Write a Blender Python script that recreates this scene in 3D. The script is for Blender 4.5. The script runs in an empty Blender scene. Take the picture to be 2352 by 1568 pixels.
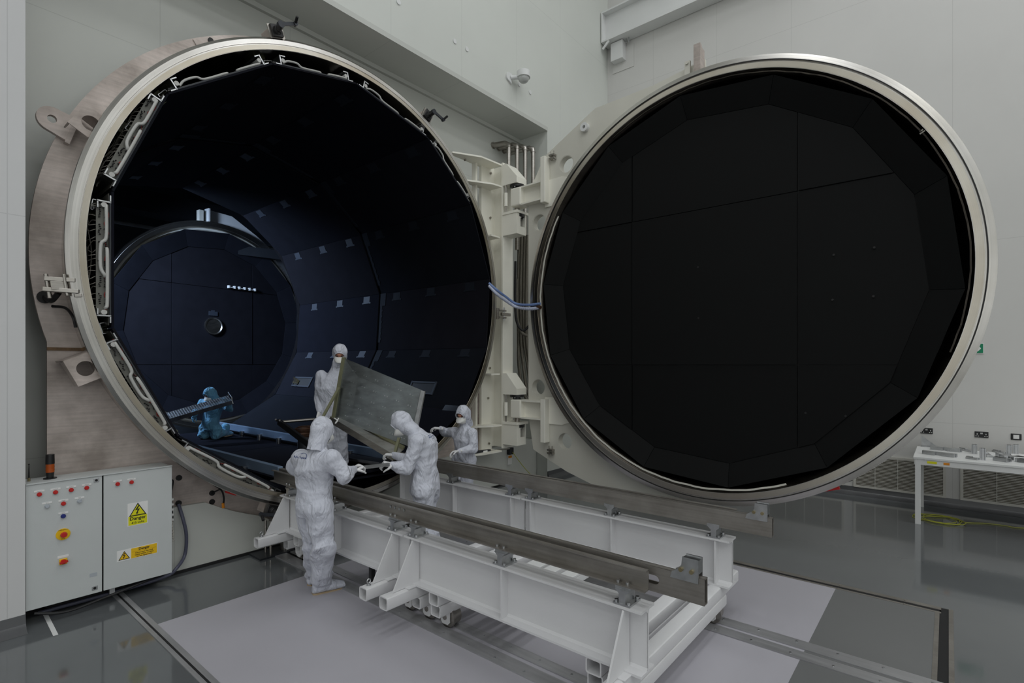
import bpy, bmesh, math, random
from mathutils import Vector, Matrix, noise
from mathutils.bvhtree import BVHTree
from mathutils.geometry import tessellate_polygon

SC = bpy.context.scene
COL = SC.collection
PI = math.pi
random.seed(7)

# ------------------------------------------------------------------ camera, light, exposure
TH = math.radians(39.73)          # heading of the view from +X (the wall runs along X, the chamber axis along Y)
FPX, HORY, HC = 1207.0, 836.0, 2.12
cd = bpy.data.cameras.new('camera'); cam = bpy.data.objects.new('camera', cd); COL.objects.link(cam)
cam.location = (0, 0, HC)
cam.rotation_euler = (PI/2, 0, TH - PI/2)
cd.sensor_width = 36.0; cd.lens = FPX/2352*36; cd.shift_y = (HORY-784)/2352
cd.clip_start = .05; cd.clip_end = 100
SC.camera = cam

SC.view_settings.view_transform = 'Standard'
SC.view_settings.look = 'None'
SC.view_settings.gamma = 1.0
SC.view_settings.use_curve_mapping = False
SC.view_settings.exposure = 0.14

w = bpy.data.worlds.new('world'); SC.world = w; w.use_nodes = True
w.node_tree.nodes['Background'].inputs[0].default_value = (.9, .95, 1, 1)
w.node_tree.nodes['Background'].inputs[1].default_value = 0.05

def area(name, loc, size, power, color=(1, 1, 1), rot=(0, 0, 0), spread=None):
    l = bpy.data.lights.new(name, 'AREA'); l.shape = 'RECTANGLE'
    l.size, l.size_y = size; l.energy = power; l.color = color
    if spread: l.spread = spread
    o = bpy.data.objects.new(name, l); COL.objects.link(o); o.location = loc; o.rotation_euler = rot
    return o
CEIL = 12.5
RX0, RY0 = -11.0, -13.0                # room corner behind the viewer
LAMPS = [(x, y) for x in (-8, -3.8, .4, 4.6, 8.2) for y in (-10.5, -6.5, -2.5, 1.5)]
for x, y in LAMPS:
    area('ceiling_lamp_light', (x, y, CEIL-.16), (2.4, 1.2), 50, (.965, .985, 1.0))
# unseen fill lamps added behind and beside the view to lift front-facing surfaces
area('back_fill_light', (-3, RY0+.12, 3.6), (13, 4.6), 120, (.97, .985, 1.0), rot=(PI/2, 0, 0))
area('side_fill_light', (RX0+.12, -4, 3.6), (13, 4.6), 105, (.97, .985, 1.0), rot=(PI/2, 0, -PI/2))
# hall beyond the chamber: one small cold lamp bank
area('far_hall_light', (1.6, 12.3, 5.2), (1.6, .8), 320, (.55, .72, 1.0), rot=(math.radians(10), math.radians(-50), 0), spread=math.radians(130))

# ------------------------------------------------------------------ pixel -> place (frame 2352 x 1568)
def _ray(x, y):
    t = (x-1176)/FPX; c, s = math.cos(TH), math.sin(TH)
    return Vector((c+s*t, s-c*t, (HORY-y)/FPX))
O = Vector((0, 0, HC))
def pz(x, y, z=0): r = _ray(x, y); return O + r*((z-HC)/r.z)
def px(x, y, X): r = _ray(x, y); return O + r*(X/r.x)
def py(x, y, Y): r = _ray(x, y); return O + r*(Y/r.y)
def pd(x, y, d): return O + _ray(x, y)*d

# ------------------------------------------------------------------ object helpers
def tag(o, label=None, cat=None, group=None, kind=None):
    if label: o['label'] = label
    if cat: o['category'] = cat
    if group: o['group'] = group
    if kind: o['kind'] = kind
    return o
def empty(name, loc=(0, 0, 0), label=None, cat=None, group=None, kind=None):
    o = bpy.data.objects.new(name, None); COL.objects.link(o); o.location = loc; o.empty_display_size = .1
    return tag(o, label, cat, group, kind)
def shade_auto(me, ang=35):
    bm = bmesh.new(); bm.from_mesh(me)
    a = math.radians(ang)
    for f in bm.faces: f.smooth = True
    for e in bm.edges:
        e.smooth = not (len(e.link_faces) == 2 and e.calc_face_angle(0) > a) and len(e.link_faces) == 2
    bm.to_mesh(me); bm.free()

class MB:
    """collects shapes given in world coordinates; build() links them as one mesh object"""
    def __init__(s): s.v = []; s.f = []
    def add(s, vs, fs):
        n = len(s.v); s.v += [Vector(v) for v in vs]; s.f += [tuple(i+n for i in f) for f in fs]; return s
    def hexa(s, p):  # p: 8 corners, bottom 4 ccw, top 4 ccw
        return s.add(p, [(3, 2, 1, 0), (4, 5, 6, 7), (0, 1, 5, 4), (1, 2, 6, 5), (2, 3, 7, 6), (3, 0, 4, 7)])
    def box(s, x0, x1, y0, y1, z0, z1):
        return s.hexa([(x0, y0, z0), (x1, y0, z0), (x1, y1, z0), (x0, y1, z0), (x0, y0, z1), (x1, y0, z1), (x1, y1, z1), (x0, y1, z1)])
    def obox(s, c, ax, ay, az):  # centre and three half vectors
        c = Vector(c); ax = Vector(ax); ay = Vector(ay); az = Vector(az)
        return s.hexa([c-ax-ay-az, c+ax-ay-az, c+ax+ay-az, c-ax+ay-az, c-ax-ay+az, c+ax-ay+az, c+ax+ay+az, c-ax+ay+az])
    def bar(s, a, b, w, h, up=(0, 0, 1)):
        a = Vector(a); b = Vector(b); d = (b-a); u = Vector(up); r = d.cross(u)
        if r.length < 1e-6: r = d.cross(Vector((1, 0, 0)))
        r.normalize(); u = r.cross(d).normalized()
        return s.obox((a+b)/2, d/2, r*(w/2), u*(h/2))
    def cyl(s, a, b, r, n=16, r2=None, caps=True):
        a = Vector(a); b = Vector(b); d = (b-a).normalized(); r2 = r if r2 is None else r2
        u = d.orthogonal().normalized(); v = d.cross(u)
        vs = []
        for i in range(n):
            t = 2*PI*i/n; q = u*math.cos(t)+v*math.sin(t); vs.append(a+q*r); vs.append(b+q*r2)
        fs = [(2*i, 2*((i+1) % n), 2*((i+1) % n)+1, 2*i+1) for i in range(n)]
        if caps: fs += [tuple(2*i for i in range(n))[::-1], tuple(2*i+1 for i in range(n))]
        return s.add(vs, fs)
    def tube(s, pts, r, n=10, close=False):
        pts = [Vector(p) for p in pts]; m = len(pts); vs = []; fs = []
        d0 = (pts[1]-pts[0]).normalized(); u = d0.orthogonal().normalized()
        for k in range(m):
            d = (pts[min(k+1, m-1)]-pts[max(k-1, 0)]).normalized()
            u = (u - d*u.dot(d)).normalized(); v = d.cross(u)
            for i in range(n):
                t = 2*PI*i/n; vs.append(pts[k]+(u*math.cos(t)+v*math.sin(t))*r)
        for k in range(m-1):
            for i in range(n):
                j = (i+1) % n; fs.append((k*n+i, k*n+j, (k+1)*n+j, (k+1)*n+i))
        fs += [tuple(range(n))[::-1], tuple((m-1)*n+i for i in range(n))]
        return s.add(vs, fs)
    def sphere(s, c, r, n=12, m=8, sc=(1, 1, 1)):
        c = Vector(c); vs = [c+Vector((0, 0, r*sc[2]))]; fs = []
        for j in range(1, m):
            p = PI*j/m
            for i in range(n):
                t = 2*PI*i/n; vs.append(c+Vector((math.sin(p)*math.cos(t)*r*sc[0], math.sin(p)*math.sin(t)*r*sc[1], math.cos(p)*r*sc[2])))
        vs.append(c-Vector((0, 0, r*sc[2])))
        for i in range(n): fs.append((0, 1+i, 1+(i+1) % n))
        for j in range(m-2):
            for i in range(n):
                a = 1+j*n+i; b = 1+j*n+(i+1) % n; fs.append((a, a+n, b+n, b))
        k = len(vs)-1
        for i in range(n): fs.append((k, 1+(m-2)*n+(i+1) % n, 1+(m-2)*n+i))
        return s.add(vs, fs)
    def lathe(s, prof, c, axis, n=128, a0=0, a1=2*PI):
        """prof: list of (radius, along axis); closed profile loop; axis unit vector"""
        c = Vector(c); ax = Vector(axis).normalized()
        up = Vector((0, 0, 1)); r_ = up.cross(ax).normalized(); m = len(prof); vs = []; fs = []
        full = abs(a1-a0-2*PI) < 1e-6; k = n if full else n+1
        for i in range(k):
            t = a0+(a1-a0)*i/n; q = r_*math.cos(t)+up*math.sin(t)
            for R, h in prof: vs.append(c+q*R+ax*h)
        for i in range(n):
            j = (i+1) % k
            for p in range(m):
                q = (p+1) % m; fs.append((i*m+p, j*m+p, j*m+q, i*m+q))
        if not full: fs += [tuple(range(m)), tuple((k-1)*m+i for i in range(m))[::-1]]
        return s.add(vs, fs)
    def plate(s, outer, holes, fn, t0, t1):
        """outline with holes (2-D), fn(u,v,t)->3-D, thickness t0..t1"""
        loops = [outer]+list(holes); flat = [p for l in loops for p in l]
        tri = tessellate_polygon([[Vector((p[0], p[1], 0)) for p in l] for l in loops])
        n = len(flat); vs = [fn(p[0], p[1], t0) for p in flat]+[fn(p[0], p[1], t1) for p in flat]
        fs = [tuple(t) for t in tri]+[tuple(i+n for i in t[::-1]) for t in tri]
        k = 0
        for l in loops:
            m = len(l)
            for i in range(m): a = k+i; b = k+(i+1) % m; fs.append((a, b, b+n, a+n))
            k += m
        return s.add(vs, fs)
    def prism(s, poly, fn, t0, t1): return s.plate(poly, [], fn, t0, t1)
    def rhs(s, a, b, w, h, t=.008, up=(0, 0, 1)):
        """open hollow box section from a to b with rounded corners"""
        a = Vector(a); b = Vector(b); d = (b-a).normalized(); u = Vector(up); r = d.cross(u).normalized(); u = r.cross(d).normalized()
        def loop(w, h, c):
            o = []
            for sx, sy, a0 in ((1, 1, 0), (-1, 1, PI/2), (-1, -1, PI), (1, -1, 1.5*PI)):
                for k in range(4):
                    t_ = a0+PI/2*k/3; o.append((sx*(w/2-c)+c*math.cos(t_), sy*(h/2-c)+c*math.sin(t_)))
            return o
        lo = loop(w, h, min(w, h)*.16); li = loop(w-2*t, h-2*t, min(w, h)*.11); n = len(lo); vs = []
        for P in (a, b):
            for l in (lo, li): vs += [P+r*x+u*y for x, y in l]
        fs = []
        for i in range(n):
            j = (i+1) % n
            fs += [(i, j, 2*n+j, 2*n+i), (n+i, 3*n+i, 3*n+j, n+j), (i, n+i, n+j, j), (2*n+i, 2*n+j, 3*n+j, 3*n+i)]
        return s.add(vs, fs)
    def build(s, name, mat, parent=None, smooth=30, bevel=0, loc=None, tagd=None):
        me = bpy.data.meshes.new(name)
        org = Vector(loc) if loc is not None else Vector((0, 0, 0))
        if parent is None and loc is None and s.v:
            xs = [v.x for v in s.v]; ys = [v.y for v in s.v]; zs = [v.z for v in s.v]
            org = Vector(((min(xs)+max(xs))/2, (min(ys)+max(ys))/2, min(zs)))
        if parent is not None: org = Vector((0, 0, 0))
        W = parent_world(parent).inverted() if parent is not None else Matrix.Translation(-org)
        me.from_pydata([W @ v for v in s.v], [], s.f)
        bm = bmesh.new(); bm.from_mesh(me); bmesh.ops.recalc_face_normals(bm, faces=bm.faces); bm.to_mesh(me); bm.free()
        me.materials.append(mat)
        o = bpy.data.objects.new(name, me); COL.objects.link(o); o.parent = parent
        if parent is None: o.location = org
        if smooth: shade_auto(me, smooth)
        if bevel:
            m = o.modifiers.new('b', 'BEVEL'); m.width = bevel; m.segments = 2; m.limit_method = 'ANGLE'; m.harden_normals = False
        if tagd: tag(o, **tagd)
        return o
def parent_world(o):
    M = Matrix.Identity(4)
    while o is not None: M = o.matrix_basis @ M if o.matrix_basis != Matrix.Identity(4) or True else M; o = o.parent
    return M
def circle(cx, cy, r, n=32, a0=0, ccw=True):
    return [(cx+r*math.cos(a0+2*PI*i/n*(1 if ccw else -1)), cy+r*math.sin(a0+2*PI*i/n*(1 if ccw else -1))) for i in range(n)]
def arc(cx, cy, r, d0, d1, n=16):
    return [(cx+r*math.cos(math.radians(d0+(d1-d0)*i/n)), cy+r*math.sin(math.radians(d0+(d1-d0)*i/n))) for i in range(n+1)]
def bez(a, b, c, d, n=16):
    a, b, c, d = map(Vector, (a, b, c, d)); return [a*(1-t)**3+b*3*t*(1-t)**2+c*3*t*t*(1-t)+d*t**3 for t in [i/n for i in range(n+1)]]
def spline(pts, n=8):
    P = [Vector(p) for p in pts]; P = [P[0]*2-P[1]]+P+[P[-1]*2-P[-2]]; o = []
    for k in range(1, len(P)-2):
        for i in range(n):
            t = i/n; a, b, c, d = P[k-1:k+3]
            o.append(.5*((2*b)+(c-a)*t+(2*a-5*b+4*c-d)*t*t+(3*b-a-3*c+d)*t**3))
    o.append(P[-2]); return o
def XY(u, v, t): return (u, v, t)
def XZ(u, v, t): return (u, t, v)
def YZ(u, v, t): return (t, u, v)
def text(body, name, mat, parent, origin, right, up, size, depth=.001, align='CENTER', bold=0):
    cu = bpy.data.curves.new(name, 'FONT'); cu.body = body; cu.size = size; cu.align_x = align; cu.align_y = 'CENTER'
    cu.offset = bold; cu.extrude = depth; cu.resolution_u = 3
    o = bpy.data.objects.new(name, cu); COL.objects.link(o)
    dg = bpy.context.evaluated_depsgraph_get(); me = bpy.data.meshes.new_from_object(o.evaluated_get(dg))
    bpy.data.objects.remove(o); bpy.data.curves.remove(cu)
    r = Vector(right).normalized(); u = Vector(up).normalized(); n = r.cross(u)
    M = Matrix((r, u, n)).transposed().to_4x4(); M.translation = Vector(origin)
    W = parent_world(parent).inverted() @ M if parent is not None else M
    me.transform(W); me.materials.clear(); me.materials.append(mat); me.name = name
    q = bpy.data.objects.new(name, me); COL.objects.link(q); q.parent = parent
    return q
def copy_tree(o, parent=None):
    c = o.copy(); COL.objects.link(c); c.parent = parent
    for ch in [x for x in bpy.data.objects if x.parent == o]: copy_tree(ch, c)
    return c

# ------------------------------------------------------------------ materials
def srgb(r, g, b):
    f = lambda c: (c/255/12.92 if c/255 <= .04045 else ((c/255+.055)/1.055)**2.4)
    return (f(r), f(g), f(b), 1)
class NT:
    def __init__(s, name):
        s.m = bpy.data.materials.new(name); s.m.use_nodes = True; s.t = s.m.node_tree; s.b = s.t.nodes['Principled BSDF']
    def n(s, typ, **kw):
        x = s.t.nodes.new(typ)
        for k, v in kw.items():
            if k.startswith('i_'): x.inputs[k[2:].replace('_', ' ')].default_value = v
            else: setattr(x, k, v)
        return x
    def l(s, a, b): s.t.links.new(a, b)
    def set(s, **kw):
        for k, v in kw.items(): s.b.inputs[k.replace('_', ' ')].default_value = v
        return s
def mat(name, col, rough=.5, metal=0, spec=.5, var=.04, vscale=3, stretch=(1, 1, 1), bump=0, bscale=40, rvar=.06, coat=0, emit=None, es=0):
    k = NT(name); k.set(Base_Color=col, Roughness=rough, Metallic=metal, Specular_IOR_Level=spec, Coat_Weight=coat)
    tc = k.n('ShaderNodeTexCoord'); mp = k.n('ShaderNodeMapping'); mp.inputs['Scale'].default_value = stretch
    k.l(tc.outputs['Object'], mp.inputs['Vector'])
    nz = k.n('ShaderNodeTexNoise'); nz.inputs['Scale'].default_value = vscale; nz.inputs['Detail'].default_value = 5
    k.l(mp.outputs[0], nz.inputs['Vector'])
    if var:
        mr = k.n('ShaderNodeMapRange'); mr.inputs[3].default_value = 1-var; mr.inputs[4].default_value = 1+var; mr.inputs[1].default_value = .3; mr.inputs[2].default_value = .7
        k.l(nz.outputs['Fac'], mr.inputs[0])
        vm = k.n('ShaderNodeVectorMath', operation='SCALE'); vm.inputs[0].default_value = col[:3]; k.l(mr.outputs[0], vm.inputs['Scale']); k.l(vm.outputs[0], k.b.inputs['Base Color'])
        mr2 = k.n('ShaderNodeMapRange'); mr2.inputs[3].default_value = max(0, rough-rvar); mr2.inputs[4].default_value = min(1, rough+rvar)
        k.l(nz.outputs['Fac'], mr2.inputs[0]); k.l(mr2.outputs[0], k.b.inputs['Roughness'])
    if bump:
        nb = k.n('ShaderNodeTexNoise'); nb.inputs['Scale'].default_value = bscale; nb.inputs['Detail'].default_value = 3; k.l(mp.outputs[0], nb.inputs['Vector'])
        bp = k.n('ShaderNodeBump'); bp.inputs['Strength'].default_value = bump; bp.inputs['Distance'].default_value = .01
        k.l(nb.outputs['Fac'], bp.inputs['Height']); k.l(bp.outputs[0], k.b.inputs['Normal'])
    if emit: k.set(Emission_Color=emit, Emission_Strength=es)
    return k.m
def wallmat(name, col, axis, seams, hseams=(), rough=.42):
    """painted clean-room panels: thin joints where the panels meet (world coordinates)"""
    k = NT(name); k.set(Roughness=rough, Specular_IOR_Level=.4)
    ge = k.n('ShaderNodeNewGeometry'); sp = k.n('ShaderNodeSeparateXYZ'); k.l(ge.outputs['Position'], sp.inputs[0])
    cur = None
    for out, lst in ((sp.outputs[axis], seams), (sp.outputs['Z'], hseams)):
        for sv in lst:
            a = k.n('ShaderNodeMath', operation='SUBTRACT'); k.l(out, a.inputs[0]); a.inputs[1].default_value = sv
            b = k.n('ShaderNodeMath', operation='ABSOLUTE'); k.l(a.outputs[0], b.inputs[0])
            if cur is None: cur = b
            else:
                c = k.n('ShaderNodeMath', operation='MINIMUM'); k.l(cur.outputs[0], c.inputs[0]); k.l(b.outputs[0], c.inputs[1]); cur = c
    nz = k.n('ShaderNodeTexNoise'); nz.inputs['Scale'].default_value = .7; nz.inputs['Detail'].default_value = 4; k.l(ge.outputs['Position'], nz.inputs['Vector'])
    mr = k.n('ShaderNodeMapRange'); mr.inputs[1].default_value = .3; mr.inputs[2].default_value = .7; mr.inputs[3].default_value = .97; mr.inputs[4].default_value = 1.03; k.l(nz.outputs['Fac'], mr.inputs[0])
    vm = k.n('ShaderNodeVectorMath', operation='SCALE'); vm.inputs[0].default_value = col[:3]; k.l(mr.outputs[0], vm.inputs['Scale'])
    if cur is not None:
        st = k.n('ShaderNodeMapRange'); st.inputs[1].default_value = .0015; st.inputs[2].default_value = .005; st.inputs[3].default_value = .84; st.inputs[4].default_value = 1; k.l(cur.outputs[0], st.inputs[0])
        v2 = k.n('ShaderNodeVectorMath', operation='SCALE'); k.l(vm.outputs[0], v2.inputs[0]); k.l(st.outputs[0], v2.inputs['Scale']); k.l(v2.outputs[0], k.b.inputs['Base Color'])
    else: k.l(vm.outputs[0], k.b.inputs['Base Color'])
    return k.m
def steelmat(name, col, rough, dirs=(1, 1, 30), stain=None, sscale=1.2, metal=1.0, st=.13):
    """brushed stainless with streaks and faint stains"""
    k = NT(name); k.set(Metallic=metal, Roughness=rough)
    tc = k.n('ShaderNodeTexCoord'); mp = k.n('ShaderNodeMapping'); mp.inputs['Scale'].default_value = dirs; k.l(tc.outputs['Object'], mp.inputs['Vector'])
    a = k.n('ShaderNodeTexNoise'); a.inputs['Scale'].default_value = 4; a.inputs['Detail'].default_value = 6; k.l(mp.outputs[0], a.inputs['Vector'])
    b = k.n('ShaderNodeTexNoise'); b.inputs['Scale'].default_value = sscale; b.inputs['Detail'].default_value = 6; b.inputs['Roughness'].default_value = .6; k.l(tc.outputs['Object'], b.inputs['Vector'])
    cr = k.n('ShaderNodeValToRGB'); cr.color_ramp.elements[0].position = .35; cr.color_ramp.elements[1].position = .65
    cr.color_ramp.elements[0].color = stain or tuple(c*.8 for c in col[:3])+(1,); cr.color_ramp.elements[1].color = col; k.l(b.outputs['Fac'], cr.inputs[0])
    mr = k.n('ShaderNodeMapRange'); mr.inputs[1].default_value = .3; mr.inputs[2].default_value = .7; mr.inputs[3].default_value = 1-st; mr.inputs[4].default_value = 1+st*.75; k.l(a.outputs['Fac'], mr.inputs[0])
    vm = k.n('ShaderNodeVectorMath', operation='SCALE'); k.l(cr.outputs[0], vm.inputs[0]); k.l(mr.outputs[0], vm.inputs['Scale']); k.l(vm.outputs[0], k.b.inputs['Base Color'])
    m2 = k.n('ShaderNodeMapRange'); m2.inputs[3].default_value = max(.05, rough-.1); m2.inputs[4].default_value = rough+.12; k.l(a.outputs['Fac'], m2.inputs[0]); k.l(m2.outputs[0], k.b.inputs['Roughness'])
    return k.m

CX, CZ = 3.68, 3.13                    # axis of the chamber
XL, XA, XR = .745, 7.95, 10.2           # left pillar edge, right end of the alcove, right wall
YW, YB = 5.75, 6.43                    # front wall face, back of the alcove
M = {}
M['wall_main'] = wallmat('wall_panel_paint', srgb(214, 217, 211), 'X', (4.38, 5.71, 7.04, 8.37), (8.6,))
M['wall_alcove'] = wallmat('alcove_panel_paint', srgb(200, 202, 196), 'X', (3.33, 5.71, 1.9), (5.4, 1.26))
M['wall_right'] = wallmat('right_wall_paint', srgb(212, 211, 208), 'Y', (4.69, 3.41, 2.12, -.044, -2.3, -4.6), (3.9, 1.24, 8.0))
M['wall_left'] = wallmat('pillar_panel_paint', srgb(212, 212, 212), 'X', (.64, -.6, -1.8), (3.3,))
M['wall_plain'] = mat('plain_wall_paint', srgb(236, 237, 234), .5, var=.03)
M['white_paint'] = mat('white_gloss_paint', srgb(226, 227, 226), .38, var=.02)
M['cart_white'] = mat('trolley_white_paint', srgb(222, 222, 223), .36, var=.025, vscale=2, bump=.05, bscale=60)
M['cream'] = mat('cream_frame_paint', srgb(243, 241, 229), .42, var=.03, vscale=2)
M['plate_cream'] = mat('pale_grey_green_paint', srgb(214, 212, 201), .45, var=.04, vscale=1.5)
M['cab'] = mat('cabinet_grey_paint', srgb(198, 202, 201), .45, var=.015, bump=.08, bscale=260)
def turned(name, axis, col, stain, rough=.28):
    '''lathe-turned steel: fine rings round the axis, soft stains, radial sheen'''
    k = NT(name); k.set(Metallic=1.0, Roughness=rough, Anisotropic=.65)
    tc = k.n('ShaderNodeTexCoord'); sp = k.n('ShaderNodeSeparateXYZ'); k.l(tc.outputs['Object'], sp.inputs[0])
    sub = k.n('ShaderNodeMath', operation='SUBTRACT'); k.l(sp.outputs['Z'], sub.inputs[0]); sub.inputs[1].default_value = 3.11
    cb_ = k.n('ShaderNodeCombineXYZ'); k.l(sp.outputs['X' if axis == 'Y' else 'Y'], cb_.inputs[0]); k.l(sub.outputs[0], cb_.inputs[1])
    ln = k.n('ShaderNodeVectorMath', operation='LENGTH'); k.l(cb_.outputs[0], ln.inputs[0])
    c2_ = k.n('ShaderNodeCombineXYZ'); m1 = k.n('ShaderNodeMath', operation='MULTIPLY'); k.l(ln.outputs['Value'], m1.inputs[0]); m1.inputs[1].default_value = 55; k.l(m1.outputs[0], c2_.inputs[0])
    m2_ = k.n('ShaderNodeMath', operation='MULTIPLY'); k.l(sp.outputs[axis], m2_.inputs[0]); m2_.inputs[1].default_value = 55; k.l(m2_.outputs[0], c2_.inputs[1])
    a = k.n('ShaderNodeTexNoise'); a.inputs['Scale'].default_value = 1.5; a.inputs['Detail'].default_value = 3; k.l(c2_.outputs[0], a.inputs['Vector'])
    b = k.n('ShaderNodeTexNoise'); b.inputs['Scale'].default_value = 1.1; b.inputs['Detail'].default_value = 5; k.l(tc.outputs['Object'], b.inputs['Vector'])
    cr = k.n('ShaderNodeValToRGB'); cr.color_ramp.elements[0].position = .36; cr.color_ramp.elements[1].position = .62; cr.color_ramp.elements[0].color = stain; cr.color_ramp.elements[1].color = col; k.l(b.outputs['Fac'], cr.inputs[0])
    mr = k.n('ShaderNodeMapRange'); mr.inputs[1].default_value = .3; mr.inputs[2].default_value = .7; mr.inputs[3].default_value = .9; mr.inputs[4].default_value = 1.06; k.l(a.outputs['Fac'], mr.inputs[0])
    vm = k.n('ShaderNodeVectorMath', operation='SCALE'); k.l(cr.outputs[0], vm.inputs[0]); k.l(mr.outputs[0], vm.inputs['Scale']); k.l(vm.outputs[0], k.b.inputs['Base Color'])
    tg = k.n('ShaderNodeTangent', direction_type='RADIAL', axis=axis); k.l(tg.outputs[0], k.b.inputs['Tangent'])
    return k.m
M['ring'] = turned('machined_ring_steel', 'Y', (.68, .665, .64, 1), (.54, .515, .48, 1), .22)
M['ring_face'] = turned('stained_ring_face', 'Y', (.54, .51, .45, 1), (.42, .37, .29, 1), .28)
M['dring'] = turned('machined_door_rim', 'X', (.60, .585, .56, 1), (.48, .46, .42, 1), .24)
M['dring_face'] = turned('stained_door_rim_face', 'X', (.60, .57, .50, 1), (.50, .45, .37, 1), .33)
M['flange'] = steelmat('pickled_steel_plate', srgb(214, 202, 195), .48, dirs=(.6, 1, 11), stain=srgb(158, 147, 139), sscale=2.0, metal=.15, st=.12)
M['barrel'] = steelmat('dark_barrel_steel', (.075, .066, .055, 1), .3, dirs=(1, 1, 5), stain=(.03, .027, .024, 1))
M['steel'] = steelmat('bare_steel', (.50, .48, .45, 1), .32, dirs=(2, .4, 12), stain=(.36, .335, .30, 1), sscale=2.2)
M['railsteel'] = steelmat('rolled_steel_rail', (.36, .34, .31, 1), .42, dirs=(6, .5, 14), stain=(.25, .232, .208, 1), sscale=2.4, metal=.7)
M['floorsteel'] = steelmat('floor_rail_steel', (.42, .42, .43, 1), .33, dirs=(8, .5, 8), stain=(.33, .33, .34, 1), sscale=1.5, metal=.4)
M['alu'] = steelmat('aluminium', (.62, .63, .64, 1), .3, dirs=(4, 4, 4), stain=(.48, .49, .5, 1), sscale=3)
M['black'] = mat('black_plastic', srgb(26, 26, 27), .4, var=.05)
M['rubber'] = mat('black_rubber', (.012, .012, .012, 1), .6, var=.05)
M['dark'] = mat('dark_grey_metal', srgb(52, 55, 60), .4, metal=.4, var=.06)
for i, c in enumerate([(24, 26, 31), (27, 28, 34), (23, 24, 31), (28, 28, 33)]):
    M['shroud%d' % i] = mat('black_shroud_paint', srgb(*c),  .9, spec=.05, var=.1, vscale=4, bump=.05, bscale=200)
M['dshroud'] = mat('black_door_shroud_paint', srgb(15, 16, 16), .7, spec=.15, var=.08, vscale=5)
M['joint'] = mat('shroud_joint_strip', srgb(27, 31, 38), .7, spec=.15, var=.05)
M['bracket'] = mat('shroud_clip_grey', srgb(44, 50, 60), .6, metal=.0, var=.05)
M['pipe'] = mat('white_coated_pipe', srgb(188, 188, 184), .35, var=.04)
M['strip'] = mat('terminal_strip_grey', srgb(112, 112, 105), .5, var=.08, vscale=12)
M['backsheet'] = mat('dull_back_sheet', srgb(70, 69, 64), .5, metal=.2, var=.2, vscale=6)
M['rust'] = mat('rusty_weld', srgb(112, 88, 62), .6, metal=.2, var=.3, vscale=40)
M['green'] = mat('olive_drab_paint', srgb(108, 112, 84), .45, var=.06)
M['wire_w'] = mat('pale_cable', srgb(190, 186, 176), .5)
M['wire_r'] = mat('red_cable', srgb(140, 34, 28), .5)
M['wire_b'] = mat('black_cable', srgb(22, 22, 24), .5)
M['bluehose'] = mat('blue_ribbed_hose', srgb(118, 142, 190), .5, var=.06)
M['greyhose'] = mat('grey_conduit', srgb(88, 90, 108), .45, var=.04)
M['braid'] = mat('braided_hose', srgb(118, 114, 104), .45, metal=.5, var=.25, vscale=90)
M['red'] = mat('red_button', srgb(190, 34, 30), .35)
M['redtag'] = mat('red_switch', srgb(200, 28, 28), .4)
M['yellow'] = mat('yellow_plastic', srgb(236, 190, 20), .4)
M['lime'] = mat('yellow_sign', srgb(226, 222, 20), .4)
M['amber'] = mat('amber_lens', srgb(176, 80, 18), .3, var=.02)
M['signwhite'] = mat('sign_white', srgb(232, 232, 230), .4)
M['ink'] = mat('sign_black', srgb(18, 18, 18), .5)
M['bluebtn'] = mat('blue_button', srgb(30, 44, 120), .35)
M['greybtn'] = mat('clear_button', srgb(176, 182, 188), .25)
M['orange'] = mat('orange_label', srgb(222, 138, 20), .45)
M['green_sign'] = mat('exit_sign_green', srgb(0, 132, 92), .4)
M['cablegreen'] = mat('yellow_green_cable', srgb(168, 170, 62), .45)
M['socket'] = mat('black_socket_plate', srgb(30, 30, 31), .35)
M['grille_dark'] = mat('grille_shadow_box', srgb(120, 115, 102), .7, var=.05)
M['grille'] = mat('grille_paint', srgb(206, 204, 196), .45)
M['glassy'] = mat('camera_dome', srgb(190, 192, 190), .12, var=.02, coat=.6)
M['copper'] = mat('copper_wire', srgb(84, 58, 42), .45, metal=.4, var=.25, vscale=30)
M['gold'] = mat('gold_connector', srgb(156, 144, 112), .35, metal=.8, var=.1, vscale=20)
M['olive_frame'] = mat('zinc_yellow_frame', srgb(134, 134, 106), .4, metal=.3, var=.07)
M['suit'] = None
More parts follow.
